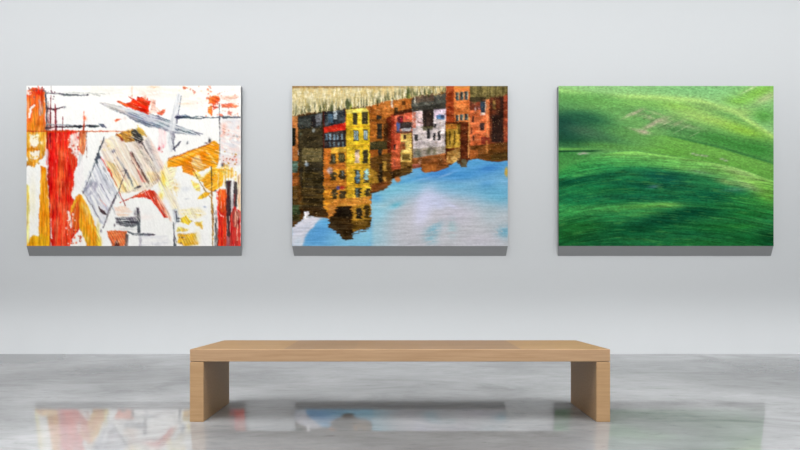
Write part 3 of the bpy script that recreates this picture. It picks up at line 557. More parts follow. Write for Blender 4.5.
    B(306.6, 164.5, 2.2, 2.0, (134, 152, 166), .9, pw=1.6); B(306, 161.6, .9, 1.2, (226, 220, 206), .85); Ln([(310, 172), (318, 174)], .9, (150, 120, 60), .6); Ln([(304, 169), (304, 192)], 1.0, (130, 110, 60), .6)
    # small white boat prow by the left bank
    P([(304.4, 212), (308.4, 211.6), (309, 214), (307, 216), (308.6, 219), (304.4, 220)], (226, 222, 228), .97, soft=.5, rough=.6)
    # c slate top, red band, windows
    HP([(323.4, 112), (346, 109), (346, 124), (323.6, 127)], [(60, 66, 70), (84, 92, 94), (44, 46, 52)], su=4, sv=4); HR(328, 114, 333, 123, [(84, 116, 134), (60, 80, 100)], .9); HR(333.6, 110.6, 337, 119, [(196, 208, 210), (150, 166, 176)], .9); Ln([(323.6, 112), (323.8, 150)], 1.2, (90, 34, 30), .8); Ln([(345.6, 109), (346, 140)], 1.2, (110, 40, 36), .8)
    HP([(324, 127.4), (346, 122.4), (346.4, 130), (324.6, 133.4)], [(206, 42, 28), (186, 32, 26), (222, 64, 40)], su=12, sv=3)
    HP([(324.4, 133), (346.4, 130), (346.6, 147), (324.4, 149)], [(52, 46, 48), (70, 62, 60)], su=5, sv=4)
    for x in (327, 330.2, 334.4, 337.6, 342): HR(x - 1, 134, x + .9, 140, [(104, 140, 164), (150, 176, 188)], .85)
    for x in (330, 334, 338.6, 343): HR(x - .9, 142, x + .9, 146.6, [(120, 150, 160), (70, 90, 104)], .8)
    Ln([(324, 141), (346, 140)], .8, (40, 36, 38), .8)
    HP([(324, 148.6), (347, 146.6), (347, 212), (329, 214), (324, 208)], [(210, 142, 36), (226, 164, 40), (190, 112, 32)], su=9, sv=2)
    HP([(324, 149), (331, 149), (330, 186), (324, 190)], [(206, 112, 40), (180, 92, 36)], .85); HP([(331, 148), (346, 147), (346, 152), (331, 153)], (226, 184, 66), .8)
    for x0, y0, x1, y1 in ((330.4, 154, 335.6, 165), (338.6, 153, 344.6, 163), (330.4, 172, 336, 181), (339, 170.6, 345, 180), (332, 189, 337, 199), (340, 191, 346, 199)):
        HR(x0, y0, x1, y1, [(58, 52, 38), (40, 36, 30), (84, 74, 48)], .95)
    HR(333, 156, 334.6, 163, (110, 116, 96), .8); HR(339.6, 155, 341, 161, (120, 120, 70), .7); HR(342, 155, 343.4, 161, (120, 116, 66), .7); HR(341.8, 171, 343.4, 176, (110, 126, 130), .8)
    HP([(331, 164), (346, 162), (346, 169), (331, 170)], [(196, 110, 40), (160, 84, 36)], .8); B(329.8, 170.5, 3, 3.4, (204, 178, 176), .92, pw=2); B(331, 172, 1, 1, (150, 100, 110), .8)
    HP([(324, 181), (348, 179), (348, 188), (324, 190)], [(190, 106, 36), (216, 150, 50), (150, 84, 34)], .85, su=9, sv=1.2)
    B(338.2, 188, 2, 2, (86, 84, 160), .9, pw=2); B(342.2, 187.6, 2.4, 1.9, (206, 46, 44), .92, pw=2)
    # d yellow house
    HP([(345.8, 110), (369.6, 107), (370, 150), (370.6, 205), (347, 208)], [(224, 188, 34), (232, 204, 60), (210, 168, 30)], su=10, sv=2.4)
    HP([(346, 110), (369, 107), (369, 112), (346, 114)], (230, 212, 96), .9)
    HR(347, 163, 370.6, 205, [(216, 168, 34), (196, 132, 32), (230, 186, 50)], .7, su=9, sv=1.3)
    for x0, y0, x1, y1 in ((353, 113, 357.4, 124.6), (362, 112, 368, 124), (353.6, 130.4, 358.6, 141), (363.4, 129.4, 368, 140), (363, 150, 368, 163), (354.6, 170, 360, 184), (364, 171, 369, 183), (355, 187.6, 361, 201), (364.6, 188, 370, 199)):
        HR(x0, y0, x1, y1, [(58, 58, 52), (44, 42, 38), (88, 78, 48)], .96)
    for x in (355, 357.2, 364.8, 366.8): HR(x - .8, 131, x + .7, 139.6, [(120, 166, 190), (190, 206, 206)], .9)
    HR(354.8, 150, 359.4, 163, [(214, 184, 168), (200, 170, 150)], .97); HR(355, 149.6, 359.6, 152, (110, 90, 60), .8); HP([(357.4, 169.6), (360, 174), (359.4, 181), (357, 184), (355, 178)], [(96, 156, 190), (190, 210, 214), (60, 90, 110)], .9)
    HR(364.8, 169, 368.6, 180, [(150, 200, 200), (170, 210, 206)], .95); HR(356.4, 189, 358.2, 199, (96, 130, 130), .7)
    for y in (127, 145.6, 166, 186): Ln([(347, y), (370, y - 1)], .9, (190, 130, 30), .7, dry=.2)
    Ln([(346.4, 112), (346.8, 200)], .9, (170, 120, 30), .7)
    # foot of the yellow house, dark portal, ragged base
    HP([(329, 200), (371, 196), (371, 210), (352, 212), (329, 216)], [(200, 126, 42), (180, 104, 36), (220, 156, 60)], su=10, sv=1.4)
    HP([(329, 214), (336, 207), (340, 206), (351.4, 206), (352.4, 232), (352, 239.4), (343, 239.6), (338, 233.6), (329.4, 226.6)], [(62, 46, 26), (80, 58, 30), (46, 36, 24)], su=12, sv=1.1)
    HP([(328, 205), (338, 204), (335, 212), (328.6, 219)], [(196, 116, 44), (214, 140, 60)], .9); HR(337, 207, 351, 217, (42, 36, 28), .85)
    HP([(352, 206), (371, 203), (371, 226), (353, 231)], [(176, 122, 36), (140, 92, 30), (200, 150, 46)], su=9, sv=1.2); HR(356, 208, 362, 219, [(50, 46, 38), (36, 34, 30)], .95); HR(364.4, 205, 369.6, 218, [(54, 46, 30), (80, 64, 34)], .9)
    HP([(352, 221), (371, 219), (371, 227), (353, 232)], [(84, 60, 26), (150, 110, 40), (60, 46, 26)], .85, su=9, sv=1.0)
    for x, y, w in ((362, 232, 7), (366, 229.6, 5), (348, 240, 6), (356, 234, 6)): Ln([(x - w / 2, y), (x + w / 2, y - .8)], .9, (70, 52, 30), .85, rough=.2)
    # e brown house
    HP([(369.4, 106), (392, 101), (392, 182), (387, 186), (372, 192), (370, 150)], [(176, 102, 36), (196, 120, 44), (150, 82, 32)], su=9, sv=2)
    for x0, y0, x1, y1 in ((376.6, 108, 381.6, 120), (377, 123.6, 382, 139), (378, 148, 382, 158)): HR(x0, y0, x1, y1, [(44, 44, 40), (60, 56, 44)], .96)
    HR(370, 119.4, 389, 121.6, (110, 66, 30), .8); HP([(370, 142), (390, 140), (390, 149), (370, 150)], [(56, 62, 44), (40, 46, 36), (80, 74, 44)], .92, su=6, sv=1.4); HP([(386, 118), (394, 115), (394, 166), (388, 166)], [(110, 42, 26), (80, 40, 28)], .9); HP([(383, 124), (388, 122), (388, 142), (384, 142)], (70, 46, 28), .8)
    HP([(370, 158), (392, 152), (392, 182), (388, 186), (372, 192)], [(84, 62, 30), (150, 100, 40), (60, 48, 30), (110, 74, 34)], .92, su=9, sv=1.1); HR(383, 161, 386.4, 171, (196, 150, 60), .85); HR(383.4, 177, 386.6, 184, (210, 150, 60), .85); HR(379, 164, 382, 184, (44, 42, 34), .85); HP([(370.4, 168), (377, 172), (378, 182), (371, 188)], [(206, 160, 50), (180, 130, 44)], .85); HP([(371, 184), (388, 181), (387, 187), (371, 192.6)], [(140, 74, 32), (100, 58, 30)], .85)
    # f salmon house with laundry
    HP([(391.6, 116), (414, 110), (414, 136), (401, 138), (400, 168), (392, 169)], [(212, 98, 62), (224, 122, 84), (190, 76, 48)], su=7, sv=2.4)
    HR(391, 111, 394.6, 150, [(130, 40, 26), (160, 60, 36)], .75); HR(400, 122, 412, 129, [(44, 44, 46), (64, 58, 56)], .95); HR(396.6, 122, 400, 132.6, [(60, 84, 144), (90, 120, 170)], .93); HP([(397, 117), (403, 116), (402.6, 123), (398, 123)], [(130, 44, 44), (70, 44, 56)], .92); B(401.4, 120, 1.2, 2, (206, 40, 60), .9, pw=2); B(406, 118, 1.4, 2, (196, 60, 60), .85, pw=2); B(409, 117.6, 1, 2.2, (226, 110, 90), .8)
    HP([(401, 129), (411, 127.6), (411.6, 131), (402, 132.4)], [(206, 204, 206), (150, 150, 156)], .93, su=4, sv=1); HR(396, 131, 414, 133.4, [(60, 40, 36), (90, 60, 50)], .8)
    HR(394, 144.4, 396, 150, (50, 40, 44), .9); HR(394, 160, 395.6, 166, (60, 44, 70), .85); HP([(391, 150), (400, 149), (400, 170), (391, 172)], [(196, 82, 42), (214, 104, 60)], .6); Ln([(392, 168), (400, 167)], 1, (130, 50, 40), .7)
    # yellow strip
    HP([(400.6, 134), (412, 133), (412, 172), (401, 174)], [(214, 178, 84), (196, 150, 60), (226, 196, 110)], su=7, sv=2); HR(403.4, 134.6, 406, 139.4, [(60, 46, 40), (100, 60, 44)], .95); HR(400.6, 142, 405.4, 150, [(170, 80, 44), (110, 60, 40)], .85); HR(402, 154, 410, 160, [(80, 64, 34), (110, 84, 40)], .85); HR(401, 162, 412, 170, [(150, 100, 40), (90, 62, 32)], .85, su=5, sv=1); HP([(389, 172), (411, 166), (411, 174), (392, 179)], [(70, 48, 28), (120, 84, 36), (50, 38, 26)], .9, su=5, sv=1.2)
    B(397.6, 179.4, 2.8, 3, (202, 112, 52), .95, pw=2.2)
    # g pale house
    HP([(412, 108), (447, 103), (447, 156), (413, 160)], [(190, 176, 172), (174, 160, 160), (204, 192, 188)], su=8, sv=2.4); HR(412.6, 112, 416, 128, [(206, 100, 76), (190, 130, 110)], .9); HR(416, 111.6, 423, 126, [(214, 184, 180), (200, 172, 176)], .9); HP([(422.6, 109.6), (433.4, 108), (433.4, 127), (428, 129), (423, 127)], [(60, 44, 38), (84, 60, 50), (44, 38, 36)], .96, su=3, sv=6); Ln([(418, 122), (424, 124)], 1.2, (120, 80, 74), .7)
    HP([(433.6, 108.4), (447.4, 106.6), (447.4, 117), (434, 118.6)], [(212, 184, 204), (230, 214, 226)], .95, su=3, sv=3); HR(436, 115, 444.4, 119.6, [(48, 54, 74), (96, 140, 190)], .95); HR(438.6, 114.4, 441, 118.8, (96, 150, 206), .85)
    HP([(422, 127), (434, 126), (432, 130), (423, 131)], (96, 92, 60), .7)
    for x0, y0, x1, y1 in ((414.6, 134.4, 418, 141), (427, 128.6, 429.8, 138.6), (433.2, 133, 435.4, 140), (438, 131, 440.4, 140), (434, 124, 436, 127.6)): HR(x0, y0, x1, y1, [(60, 58, 58), (44, 42, 46)], .95)
    HP([(412, 149), (446, 146), (446, 160), (413, 163)], [(140, 126, 112), (110, 100, 84), (160, 146, 130)], .8, su=8, sv=1.2); B(418, 154, 3.6, 4, (96, 104, 90), .85); B(429, 151, 2.2, 4, (84, 84, 60), .8); B(434.4, 152, 1.8, 4, (90, 86, 64), .8); Ln([(412, 134), (412.6, 162)], 1.4, (120, 90, 50), .7)
    HP([(412, 158.6), (446, 153), (452, 160), (446, 167.6), (436, 171.6), (424, 172), (420, 166.6), (412, 168.6)], [(150, 84, 40), (176, 104, 50), (120, 70, 36)], .95, su=9, sv=1.2); P([(422, 165), (438, 164), (434, 171), (425, 172.4)], [(190, 114, 48), (170, 96, 40)], .85, soft=1.2); HR(418.6, 159, 421, 165, (206, 150, 110), .7); HP([(412, 165), (420, 163), (419, 167), (413, 168.6)], (170, 90, 80), .7)
    # roof band, brown eaves
    HP([(364, 105), (392, 99.6), (412, 96.4), (412, 110), (400, 113), (380, 116), (369, 112)], [(184, 104, 40), (160, 84, 34), (206, 128, 56)], .92, su=3, sv=5, ang=0); HP([(394, 112), (412, 108), (412, 112), (394, 116)], (70, 40, 28), .85); HR(402, 101, 405.4, 105, (80, 50, 30), .8); HR(394, 107.6, 398, 113, (60, 50, 36), .8)
    HP([(411.4, 99), (447, 93), (447, 107.6), (411.6, 110.6)], [(84, 86, 76), (66, 66, 60), (100, 100, 92)], .97, su=6, sv=4); HP([(414, 96.4), (434, 94), (434, 101), (414, 103)], [(120, 92, 74), (96, 84, 72)], .8, su=2, sv=6); HP([(411.6, 107), (447, 103.4), (447, 108.6), (412, 111.6)], (54, 52, 46), .75)
    # vegetation at the top, streaked vertically
    veg = A.colour([(222, 208, 158), (240, 232, 202), (200, 178, 116), (214, 202, 160)], 6, 1.1, 90, 4.5)
    top = np.interp(A.X, [292, 322, 346, 369, 392, 412, 434, 447, 449], [115.5, 111.5, 109, 106, 100.4, 97.4, 94, 92, 84]) + (A.noise(1.2, 3, 0, 2) - .5) * 4
    A.lay(sstep(-.8, .8, top - A.Y), veg)
    dk = sstep(.44, .68, A.noise(1.1, 9, 0, 2)) * sstep(16, 2, top - A.Y) * sstep(-.5, 1, top - A.Y)
    A.lay(dk, (84, 86, 54), .8)
    lt = sstep(.6, .75, A.noise(1.0, 6, 0, 2)) * sstep(10, 3, top - A.Y) * sstep(0, 1.5, top - A.Y); A.lay(lt, (226, 220, 200), .6)
    A.lay(sstep(89.6, 86.4, A.Y + (A.noise(6, 2, 0, 2) - .5) * 2) * sstep(452, 330, A.X), (120, 84, 40), .75); A.lay(sstep(.5, .7, A.noise(2, 7, 0, 2)) * sstep(100, 92, A.Y) * sstep(447, 440, A.X), (206, 168, 96), .45)
    for x, y0, y1, w in ((347.4, 97, 109, 5), (331.6, 103, 111.6, 3.4), (324, 102, 112, 2.2), (320, 105, 113, 2), (408.4, 86, 98, 3.6), (425, 87, 94, 1.6), (428.6, 88, 97, 1.8), (415, 92, 96, 1.4), (339, 106, 110, 2)):
        P([(x, y0), (x + w * .5, (y0 + y1) / 2 + 1), (x + w * .3, y1), (x - w * .4, y1), (x - w * .5, (y0 + y1) / 2)], [(54, 60, 36), (76, 88, 44)], .88, soft=.9, rough=.7)
    B(351, 107, .9, 2.4, (150, 170, 40), .85); B(409.6, 96.6, 1.6, 1.6, (150, 150, 50), .7); Ln([(392, 100), (392, 107)], 1.5, (216, 206, 190), .85); Ln([(415, 97.6), (415, 102.6)], 1.5, (214, 210, 190), .85); Ln([(377.6, 101), (378, 106)], 1.2, (60, 60, 40), .8)
    # h tall orange house
    HR(446, 85, 454.6, 125, [(150, 62, 32), (126, 48, 28), (168, 78, 40)], su=5, sv=6); HR(454, 85, 470, 122, [(212, 112, 52), (196, 94, 42), (224, 132, 66)], su=9, sv=2.4); HR(454, 85, 469.6, 88, (206, 150, 70), .6)
    for y0, y1 in ((92.4, 100.6), (115, 121)):
        for k, x in enumerate((457.2, 461.8, 466.4)): HR(x - 1.7, y0 - k * .5, x + 1.7, y1 - k * .5, [(44, 50, 56), (60, 80, 84)], .96); HR(x + .8, y0 - k * .5, x + 1.9, y1 - k * .6, (186, 176, 140), .7)
    HR(445.4, 122, 470, 160, [(100, 48, 28), (126, 60, 32), (80, 42, 28)], su=9, sv=2); HR(445.6, 124, 460, 148, [(180, 140, 44), (140, 100, 36), (206, 168, 60)], .92, su=2, sv=8); HR(446, 124, 457, 129, [(190, 110, 40), (160, 90, 36)], .8)
    for x in (446, 449.8, 454.4): HR(x - .7, 131, x + .7, 145, (70, 56, 28), .85)
    HR(457.6, 123, 461, 134, (84, 62, 30), .7); HP([(447, 152), (460, 148), (460, 160), (452, 164), (447, 162)], [(200, 150, 66), (150, 96, 40), (216, 176, 96)], .85, su=3, sv=2); HR(462, 146, 467, 166, [(80, 40, 26), (110, 54, 30)], .85); HR(461.4, 159, 466.4, 167, [(110, 104, 76), (84, 80, 60)], .9); HR(457, 158, 459.6, 164, (80, 56, 36), .85)
    # i, j right houses
    HP([(469.4, 100), (490, 99), (490, 150), (470, 158)], [(204, 98, 52), (188, 82, 42), (218, 118, 70)], su=8, sv=2.2); HR(470, 98, 482, 110, [(70, 44, 36), (130, 60, 44)], .85, su=2, sv=4); B(475.6, 109, .9, 2, (226, 200, 196), .85); B(479, 108, .8, 1.6, (196, 130, 130), .8); HR(480.6, 101, 485.2, 112.4, [(40, 52, 66), (60, 80, 96)], .96); HR(480.4, 112.4, 485.4, 115, (216, 206, 196), .85); Ln([(485.6, 100), (485.6, 112)], .8, (220, 206, 180), .8)
    HR(479.8, 123, 484.4, 130.4, [(66, 50, 50), (44, 40, 44)], .92); Ln([(487.6, 100), (487, 150)], 1.4, (224, 140, 84), .75); HR(472.4, 116, 474, 122, (60, 44, 44), .8); HR(470.6, 128, 472, 134, (84, 50, 44), .8); HR(472.6, 135.6, 474.4, 140, (70, 44, 40), .8); Ln([(469.4, 118), (468.6, 157)], 1.6, (224, 150, 80), .8); HR(481, 137, 490, 144, [(130, 44, 40), (110, 40, 36)], .75)
    HR(489.6, 96, 504, 150, [(150, 74, 44), (96, 52, 36), (70, 44, 34)], su=6, sv=3); HR(492.6, 100, 495.6, 109, [(50, 48, 40), (160, 120, 60)], .92); HR(492, 115, 503, 142, [(44, 36, 34), (60, 44, 38)], .92, su=4, sv=4); HR(500, 92, 504, 118, (54, 40, 34), .8)
    HR(503.6, 92, 510, 152, [(150, 66, 42), (120, 50, 36), (168, 86, 54)], su=5, sv=4)
    gv = np.interp(A.X, [470, 474, 490, 506, 508], [101, 102, 98, 95, 94]) + (A.noise(1.2, 4, 0, 2) - .5) * 4
    A.lay(sstep(-2, 2, gv - A.Y) * sstep(469.4, 470.4, A.X), A.colour([(106, 94, 56), (72, 66, 42), (134, 120, 70)], 9, 1.4, 90)); HR(470, 97, 486, 102, (50, 44, 34), .7)
    HP([(470, 146), (508, 142), (508, 160), (498, 162), (488, 161), (478, 158.6), (470, 160)], [(104, 66, 30), (150, 88, 40), (70, 50, 28)], .92, su=16, sv=1.1); HR(470, 150, 478, 158, [(196, 106, 48), (170, 90, 40)], .85); HR(486, 140, 488, 153, (206, 130, 60), .7); HP([(490, 155), (508, 152), (508, 158), (492, 161)], [(84, 66, 30), (60, 46, 26)], .8, su=16, sv=1)
    B(506.4, 172, 1.8, 5, (206, 164, 60), .95, pw=2)
    old = A.img.copy(); A.warp(.8, .35, 5, 1.0, 0); A.warp(.25, .3, 1.5, 1.3, 0)
    # blue flecks in the ragged waterline, fine horizontal shimmer lower down, canvas weave
    sh = (A.noise(14, .9, 0, 2) - .5) * .09 * sstep(125, 190, A.Y)
    A.img = np.clip(A.img + sh[..., None] + ((A.noise(1.5, 1.0, 0, 2) - .5) * .07)[..., None], 0, 1)
    A.img = np.clip(A.img * (1 + ((A.noise(3, 1.2, 0, 2) - .5) * .25 * sstep(190, 120, A.Y))[..., None]), 0, 1)
    hs = sstep(0, 3, np.interp(A.X, [292, 328, 345, 371, 372, 390, 412, 440, 460, 508], [222, 217, 238, 226, 192, 182, 169, 170, 162, 160]) - A.Y) * sstep(-1, 3, A.Y - np.interp(A.X, [292, 322, 392, 447, 508], [115, 111, 101, 90, 86]))
    mo = np.clip((A.noise(5, 4, 0, 3) - .5) * 1.5, -.5, .5) + np.clip((A.noise(1.6, 1.6, 0, 2) - .5) * .6, -.4, .4)
    A.img = np.clip(A.img * (1 + (mo * hs * .4 - .02 * hs)[..., None]), 0, 1)
    h3 = hs[..., None]; gr = A.img.mean(2, keepdims=True); sc_ = np.clip((A.img + (A.img - .40) * .25) * .80 + gr * .18, 0.02, 1); A.img = A.img * (1 - h3) + sc_ * h3
    fl = sstep(.70, .84, A.noise(2.2, 1.2, 0, 2)) * hs; A.lay(fl, (40, 32, 26), .35)
    fw = sstep(.76, .88, A.noise(2.0, 1.0, 0, 2)) * hs; A.lay(fw, (216, 176, 120), .4)
    return A

def paint_field():
    A = Art(558.6, 773.6, 86.0, 246.0, 1.8, (92, 150, 80), 37)
    B, P, Ln = A.blob, A.poly, A.line
    far = np.interp(A.X, [558, 590, 620, 664, 700, 735, 774], [88, 92, 95.5, 97, 100, 111, 136])     # far crest
    mid = np.interp(A.X, [558, 600, 640, 664, 690, 720, 750, 774], [150, 146, 138, 135, 141, 148, 157, 164])  # dip line
    crest = np.interp(A.X, [558, 572, 590, 610, 635, 660, 700, 735, 774], [169, 161.5, 155.5, 152, 151, 154, 160, 167, 181])
    k = np.hanning(31); k /= k.sum()
    def smooth(c):
        r = np.pad(c[0], 15, mode="reflect", reflect_type="odd"); return np.convolve(r, k, "valid")[None, :] + 0 * c
    far, mid, crest = smooth(far), smooth(mid), smooth(crest)
    # beyond the far crest
    A.img[:] = np.array((134, 184, 116)) / 255
    B(600, 88, 40, 4, (140, 186, 120), .8); B(700, 90, 50, 6, (124, 182, 118), .8); B(760, 92, 26, 8, (128, 184, 70), .8, ang=-20); B(766, 98, 12, 4, (168, 176, 130), .8, ang=-25); B(752, 88, 12, 1.0, (190, 200, 160), .7, ang=-28); B(742, 112, 18, 5, (140, 172, 96), .8, ang=5); B(764, 116, 12, 8, (84, 156, 66), .8); B(738, 101, 12, 4, (122, 178, 74), .7)
    # middle slope
    s = sstep(-2.2, 2.2, A.Y - far)
    slope = A.colour([(98, 158, 88), (114, 168, 94)], 30, 8, 10)
    A.lay(s, slope)
    A.lay(np.exp(-((A.Y - far - 1.0) / 3.2) ** 2) * sstep(590, 640, A.X), (172, 206, 118), .85); A.lay(np.exp(-((A.Y - far - 2) / 3) ** 2) * sstep(620, 560, A.X), (160, 200, 120), .8)
    def MB(cx, cy, rx, ry, col, a, ang=0, **kw):
        old = A.img.copy(); B(cx, cy, rx, ry, col, a, ang, **kw); m = s[..., None]; A.img = old * (1 - m) + A.img * m
    MB(580, 100, 26, 6, (96, 156, 82), .7, 8); MB(572, 109, 20, 3, (132, 184, 96), .6, -4); MB(600, 101, 30, 5, (106, 166, 84), .6, 10)
    MB(566, 126, 28, 15, (26, 80, 68), 1.0, 10, pw=1.4); MB(590, 119, 28, 8, (40, 100, 72), .85, 14); MB(600, 136, 30, 8, (60, 116, 78), .8, 14); MB(570, 142, 30, 6, (20, 74, 60), .95, 6); MB(585, 131, 22, 5, (76, 112, 84), .7, 12); MB(562, 150, 18, 4, (56, 128, 72), .6)
    MB(632, 135, 28, 8, (92, 152, 76), .6, 14); MB(604, 146, 40, 4, (96, 158, 72), .7, 4)
    MB(690, 112, 34, 9, (146, 184, 104), .9, 12); MB(712, 120, 26, 5, (158, 192, 100), .8, 12); MB(676, 106, 20, 4, (140, 188, 84), .7, 8); MB(708, 107, 14, 4, (128, 166, 96), .7, 10); MB(745, 131, 26, 6, (148, 192, 66), .8, 16); MB(640, 103, 24, 4, (124, 178, 90), .8, 4)
    MB(700, 134, 30, 6, (76, 142, 72), .7, 14); MB(725, 142, 36, 8, (66, 140, 60), .8, 14); MB(758, 150, 22, 10, (62, 140, 58), .8, 14); MB(676, 130, 22, 5, (84, 138, 80), .7, 14)
    # bare soil rows
    for cx, cy, rx, ry, a, an in ((636, 112.4, 7, 1.8, .9, -25), (630, 115, 8, 1.4, .6, -25), (648, 117, 8, 2.2, .6, 18), (657, 121.6, 10, 2, .85, -24), (650, 126, 8, 1.8, .8, -22), (644, 132, 6, 2.4, .95, 8), (637, 130, 8, 1.6, .6, 14), (664, 122, 8, 4, .6, -20), (676, 124, 10, 2, .5, -24), (690, 127, 14, 3, .4, 10), (655, 113, 12, 1.4, .4, 16)):
        B(cx, cy, rx, ry, (178, 168, 142), a, an, dry=.3, dang=an, su=7, sv=1.0)
    for i in range(16):
        x = 622 + i * 4.6 + A.rng.uniform(-1, 1); y = 112 + i * 1.3 + A.rng.uniform(-3, 5)
        Ln([(x, y + 2), (x + 9, y - 2)], .55, (186, 174, 150) if i % 2 else (70, 112, 66), .5, rough=.2)
    for i in range(14):
        x = 628 + i * 4.2; Ln([(x, 109 + i * .9), (x + 12, 114 + i * 1.0)], .5, (84, 122, 70), .35, rough=.2)
    # valley line and strip in front of it
    st = sstep(-1.4, 1.4, A.Y - mid); A.lay(np.exp(-((A.Y - mid) / 1.6) ** 2) * sstep(655, 690, A.X), (44, 110, 62), .75); A.lay(st * sstep(630, 680, A.X), (112, 172, 72), .75); A.lay(st * sstep(630, 680, A.X) * sstep(4, 14, A.Y - mid), (96, 160, 66), .6)
    # near hill
    d = A.Y - crest
    sf = .8 + 3.0 * sstep(630, 570, A.X); near = sstep(-sf, sf, d - .6 * (sf - .8))
    ln = 151.4 - .012 * (A.X - 558); A.lay(np.exp(-((A.Y - ln) / .9) ** 2) * sstep(606, 590, A.X), (22, 70, 44), .9); A.lay(np.exp(-((A.Y - ln + 2.2) / 1.1) ** 2) * sstep(606, 570, A.X), (122, 188, 82), .7); A.lay(sstep(0, 1.5, A.Y - ln) * sstep(600, 585, A.X) * (1 - near), (60, 140, 66), .7); A.blob(584, 153.4, 5, .9, (176, 178, 160), .9)
    A.lay(np.exp(-((d + 3.0) / 2.4) ** 2) * sstep(612, 660, A.X) * sstep(740, 690, A.X), (104, 168, 72), .5)
    body = A.colour([(44, 136, 78), (56, 146, 80), (32, 120, 72)], 40, 5, 3); A.lay(near, body)
    def NB(cx, cy, rx, ry, col, a, ang=0, **kw):
        old = A.img.copy(); B(cx, cy, rx, ry, col, a, ang, **kw); m = near[..., None]; A.img = old * (1 - m) + A.img * m
    A.lay(near * np.exp(-(d / 8.5) ** 2) * sstep(560, 625, A.X), (136, 190, 92), .9); A.lay(near * np.exp(-(d / 5) ** 2) * sstep(620, 560, A.X), (96, 176, 76), .8)
    NB(576, 168, 26, 5, (62, 156, 72), .7, -14); NB(690, 168, 50, 6, (116, 172, 84), .8, 9); NB(750, 182, 30, 8, (140, 184, 90), .85, 20); NB(768, 196, 18, 14, (112, 172, 62), .8, 30)
    NB(585, 172, 26, 6, (66, 164, 84), .7, -12); NB(640, 163, 40, 4, (96, 176, 84), .6, 2)
    NB(566, 183, 30, 3.4, (14, 84, 58), .9, -10); NB(610, 175, 30, 2.4, (20, 92, 62), .8, -8); NB(640, 172, 20, 3, (46, 120, 70), .6); NB(600, 190, 44, 6, (30, 118, 64), .7)
    NB(668, 178, 26, 6, (16, 82, 74), .9, 8); NB(650, 186, 40, 4, (18, 88, 66), .8, 3); NB(654, 186.6, 6, 1.6, (80, 130, 128), .85, -8); NB(640, 198, 50, 4, (24, 104, 78), .7); NB(700, 182, 26, 4, (44, 124, 72), .8, 8)
    NB(740, 172, 22, 3.4, (148, 178, 110), .8, 16); NB(727, 182, 12, 3, (140, 176, 104), .85, 14); NB(748, 186, 14, 3, (150, 180, 116), .8, 22); NB(700, 172, 12, 2, (120, 160, 120), .6, 8); NB(734, 190, 14, 2.4, (100, 150, 130), .6, -4)
    NB(715, 195, 24, 4.6, (10, 84, 62), .85, -3); NB(690, 198, 30, 5, (26, 108, 66), .6); NB(748, 200, 24, 4, (50, 136, 58), .7, 10); NB(735, 206, 40, 4, (40, 126, 56), .6)
    NB(574, 212, 32, 7, (62, 166, 84), .9, -4); NB(612, 208, 40, 5, (78, 168, 86), .9, -4); NB(645, 206, 24, 3, (104, 178, 80), .8, -3); NB(650, 213, 20, 2.4, (92, 164, 76), .7, -3); NB(668, 205, 14, 2.6, (130, 182, 84), .7); NB(600, 202, 40, 2.4, (28, 116, 66), .7, -3)
    NB(690, 213, 36, 5, (10, 82, 54), .9, -3); NB(660, 222, 40, 6, (14, 84, 58), .8, -6); NB(640, 230, 50, 6, (16, 92, 52), .7); NB(580, 226, 30, 8, (34, 116, 46), .7); NB(568, 238, 20, 8, (40, 124, 44), .7); NB(600, 240, 60, 6, (16, 92, 50), .6)
    NB(720, 228, 40, 8, (28, 116, 52), .8); NB(750, 240, 30, 8, (20, 102, 46), .8); NB(700, 243, 36, 4, (40, 128, 56), .7); NB(750, 214, 30, 6, (30, 116, 50), .8); NB(690, 234, 20, 3, (24, 112, 70), .6); NB(745, 226, 20, 3, (46, 134, 52), .6); NB(770, 238, 10, 10, (12, 76, 40), .7)
    for x, y in ((693, 153.6), (697, 155), (702, 155.4), (706, 156), (722, 159), (726, 160.6), (584, 153), (580, 154)): B(x, y, 2.4, .9, (164, 164, 150), .8)
    # mown streaks that follow each slope
    u = np.where(d > 0, d + .0 * A.X, 0)
    g1 = (A.noise(26, 1.0, 0, 3, Y=A.Y - .55 * (crest - 165)) - .5) * near
    g2 = (A.noise(18, 1.2, 14, 3) - .5) * (1 - near)
    g3 = (A.noise(2.0, .9, 0, 2) - .5)
    g4 = (A.noise(10, 2.2, 4, 2) - .5) * near
    A.img = A.img * (.98 - .06 * near * sstep(20, 70, d))[..., None]
    g5 = (A.noise(1.3, .8, 0, 1) - .5)
    k2 = 1 + g1 * .46 + g2 * .13 + g3 * .22 + g4 * .24 + g5 * .12
    A.img = np.clip(A.img * k2[..., None], 0, 1)
    lum = (A.img @ np.array((.3, .59, .11)))[..., None]; A.img = A.img * (lum / .50) ** .24
    hl = sstep(.66, .8, A.noise(14, .9, 0, 2, Y=A.Y - .5 * (crest - 165))) * near; A.lay(hl, (110, 180, 84), .28)
    return A


# ------------------------------------------------------------------ setting
FL_COL = L3(149, 150, 151)
FL_OFF = 4.3
COAT_TILT = 5.0
WALL_ALB = (0.515, 0.532, 0.545, 1)
wall_m = mat_wall("grey_white_wall_paint", WALL_ALB)
side_m = mat_wall("side_wall_paint", (0.6, 0.6, 0.6, 1))
ceil_m = mat_wall("ceiling_paint", (0.75, 0.75, 0.75, 1))
floor_m = mat_floor()
T = 0.2
bm = bmesh.new(); box(bm, -ROOM_X - T, ROOM_X + T, ROOM_Y0 - T, DW + T, -T, 0); structure("floor", bm, floor_m)
bm = bmesh.new(); box(bm, -ROOM_X - T, ROOM_X + T, ROOM_Y0 - T, DW + T, ROOM_H, ROOM_H + T); structure("ceiling", bm, ceil_m)
bm = bmesh.new(); box(bm, -ROOM_X - T, ROOM_X + T, DW, DW + T, 0, ROOM_H); structure("wall_back", bm, wall_m)
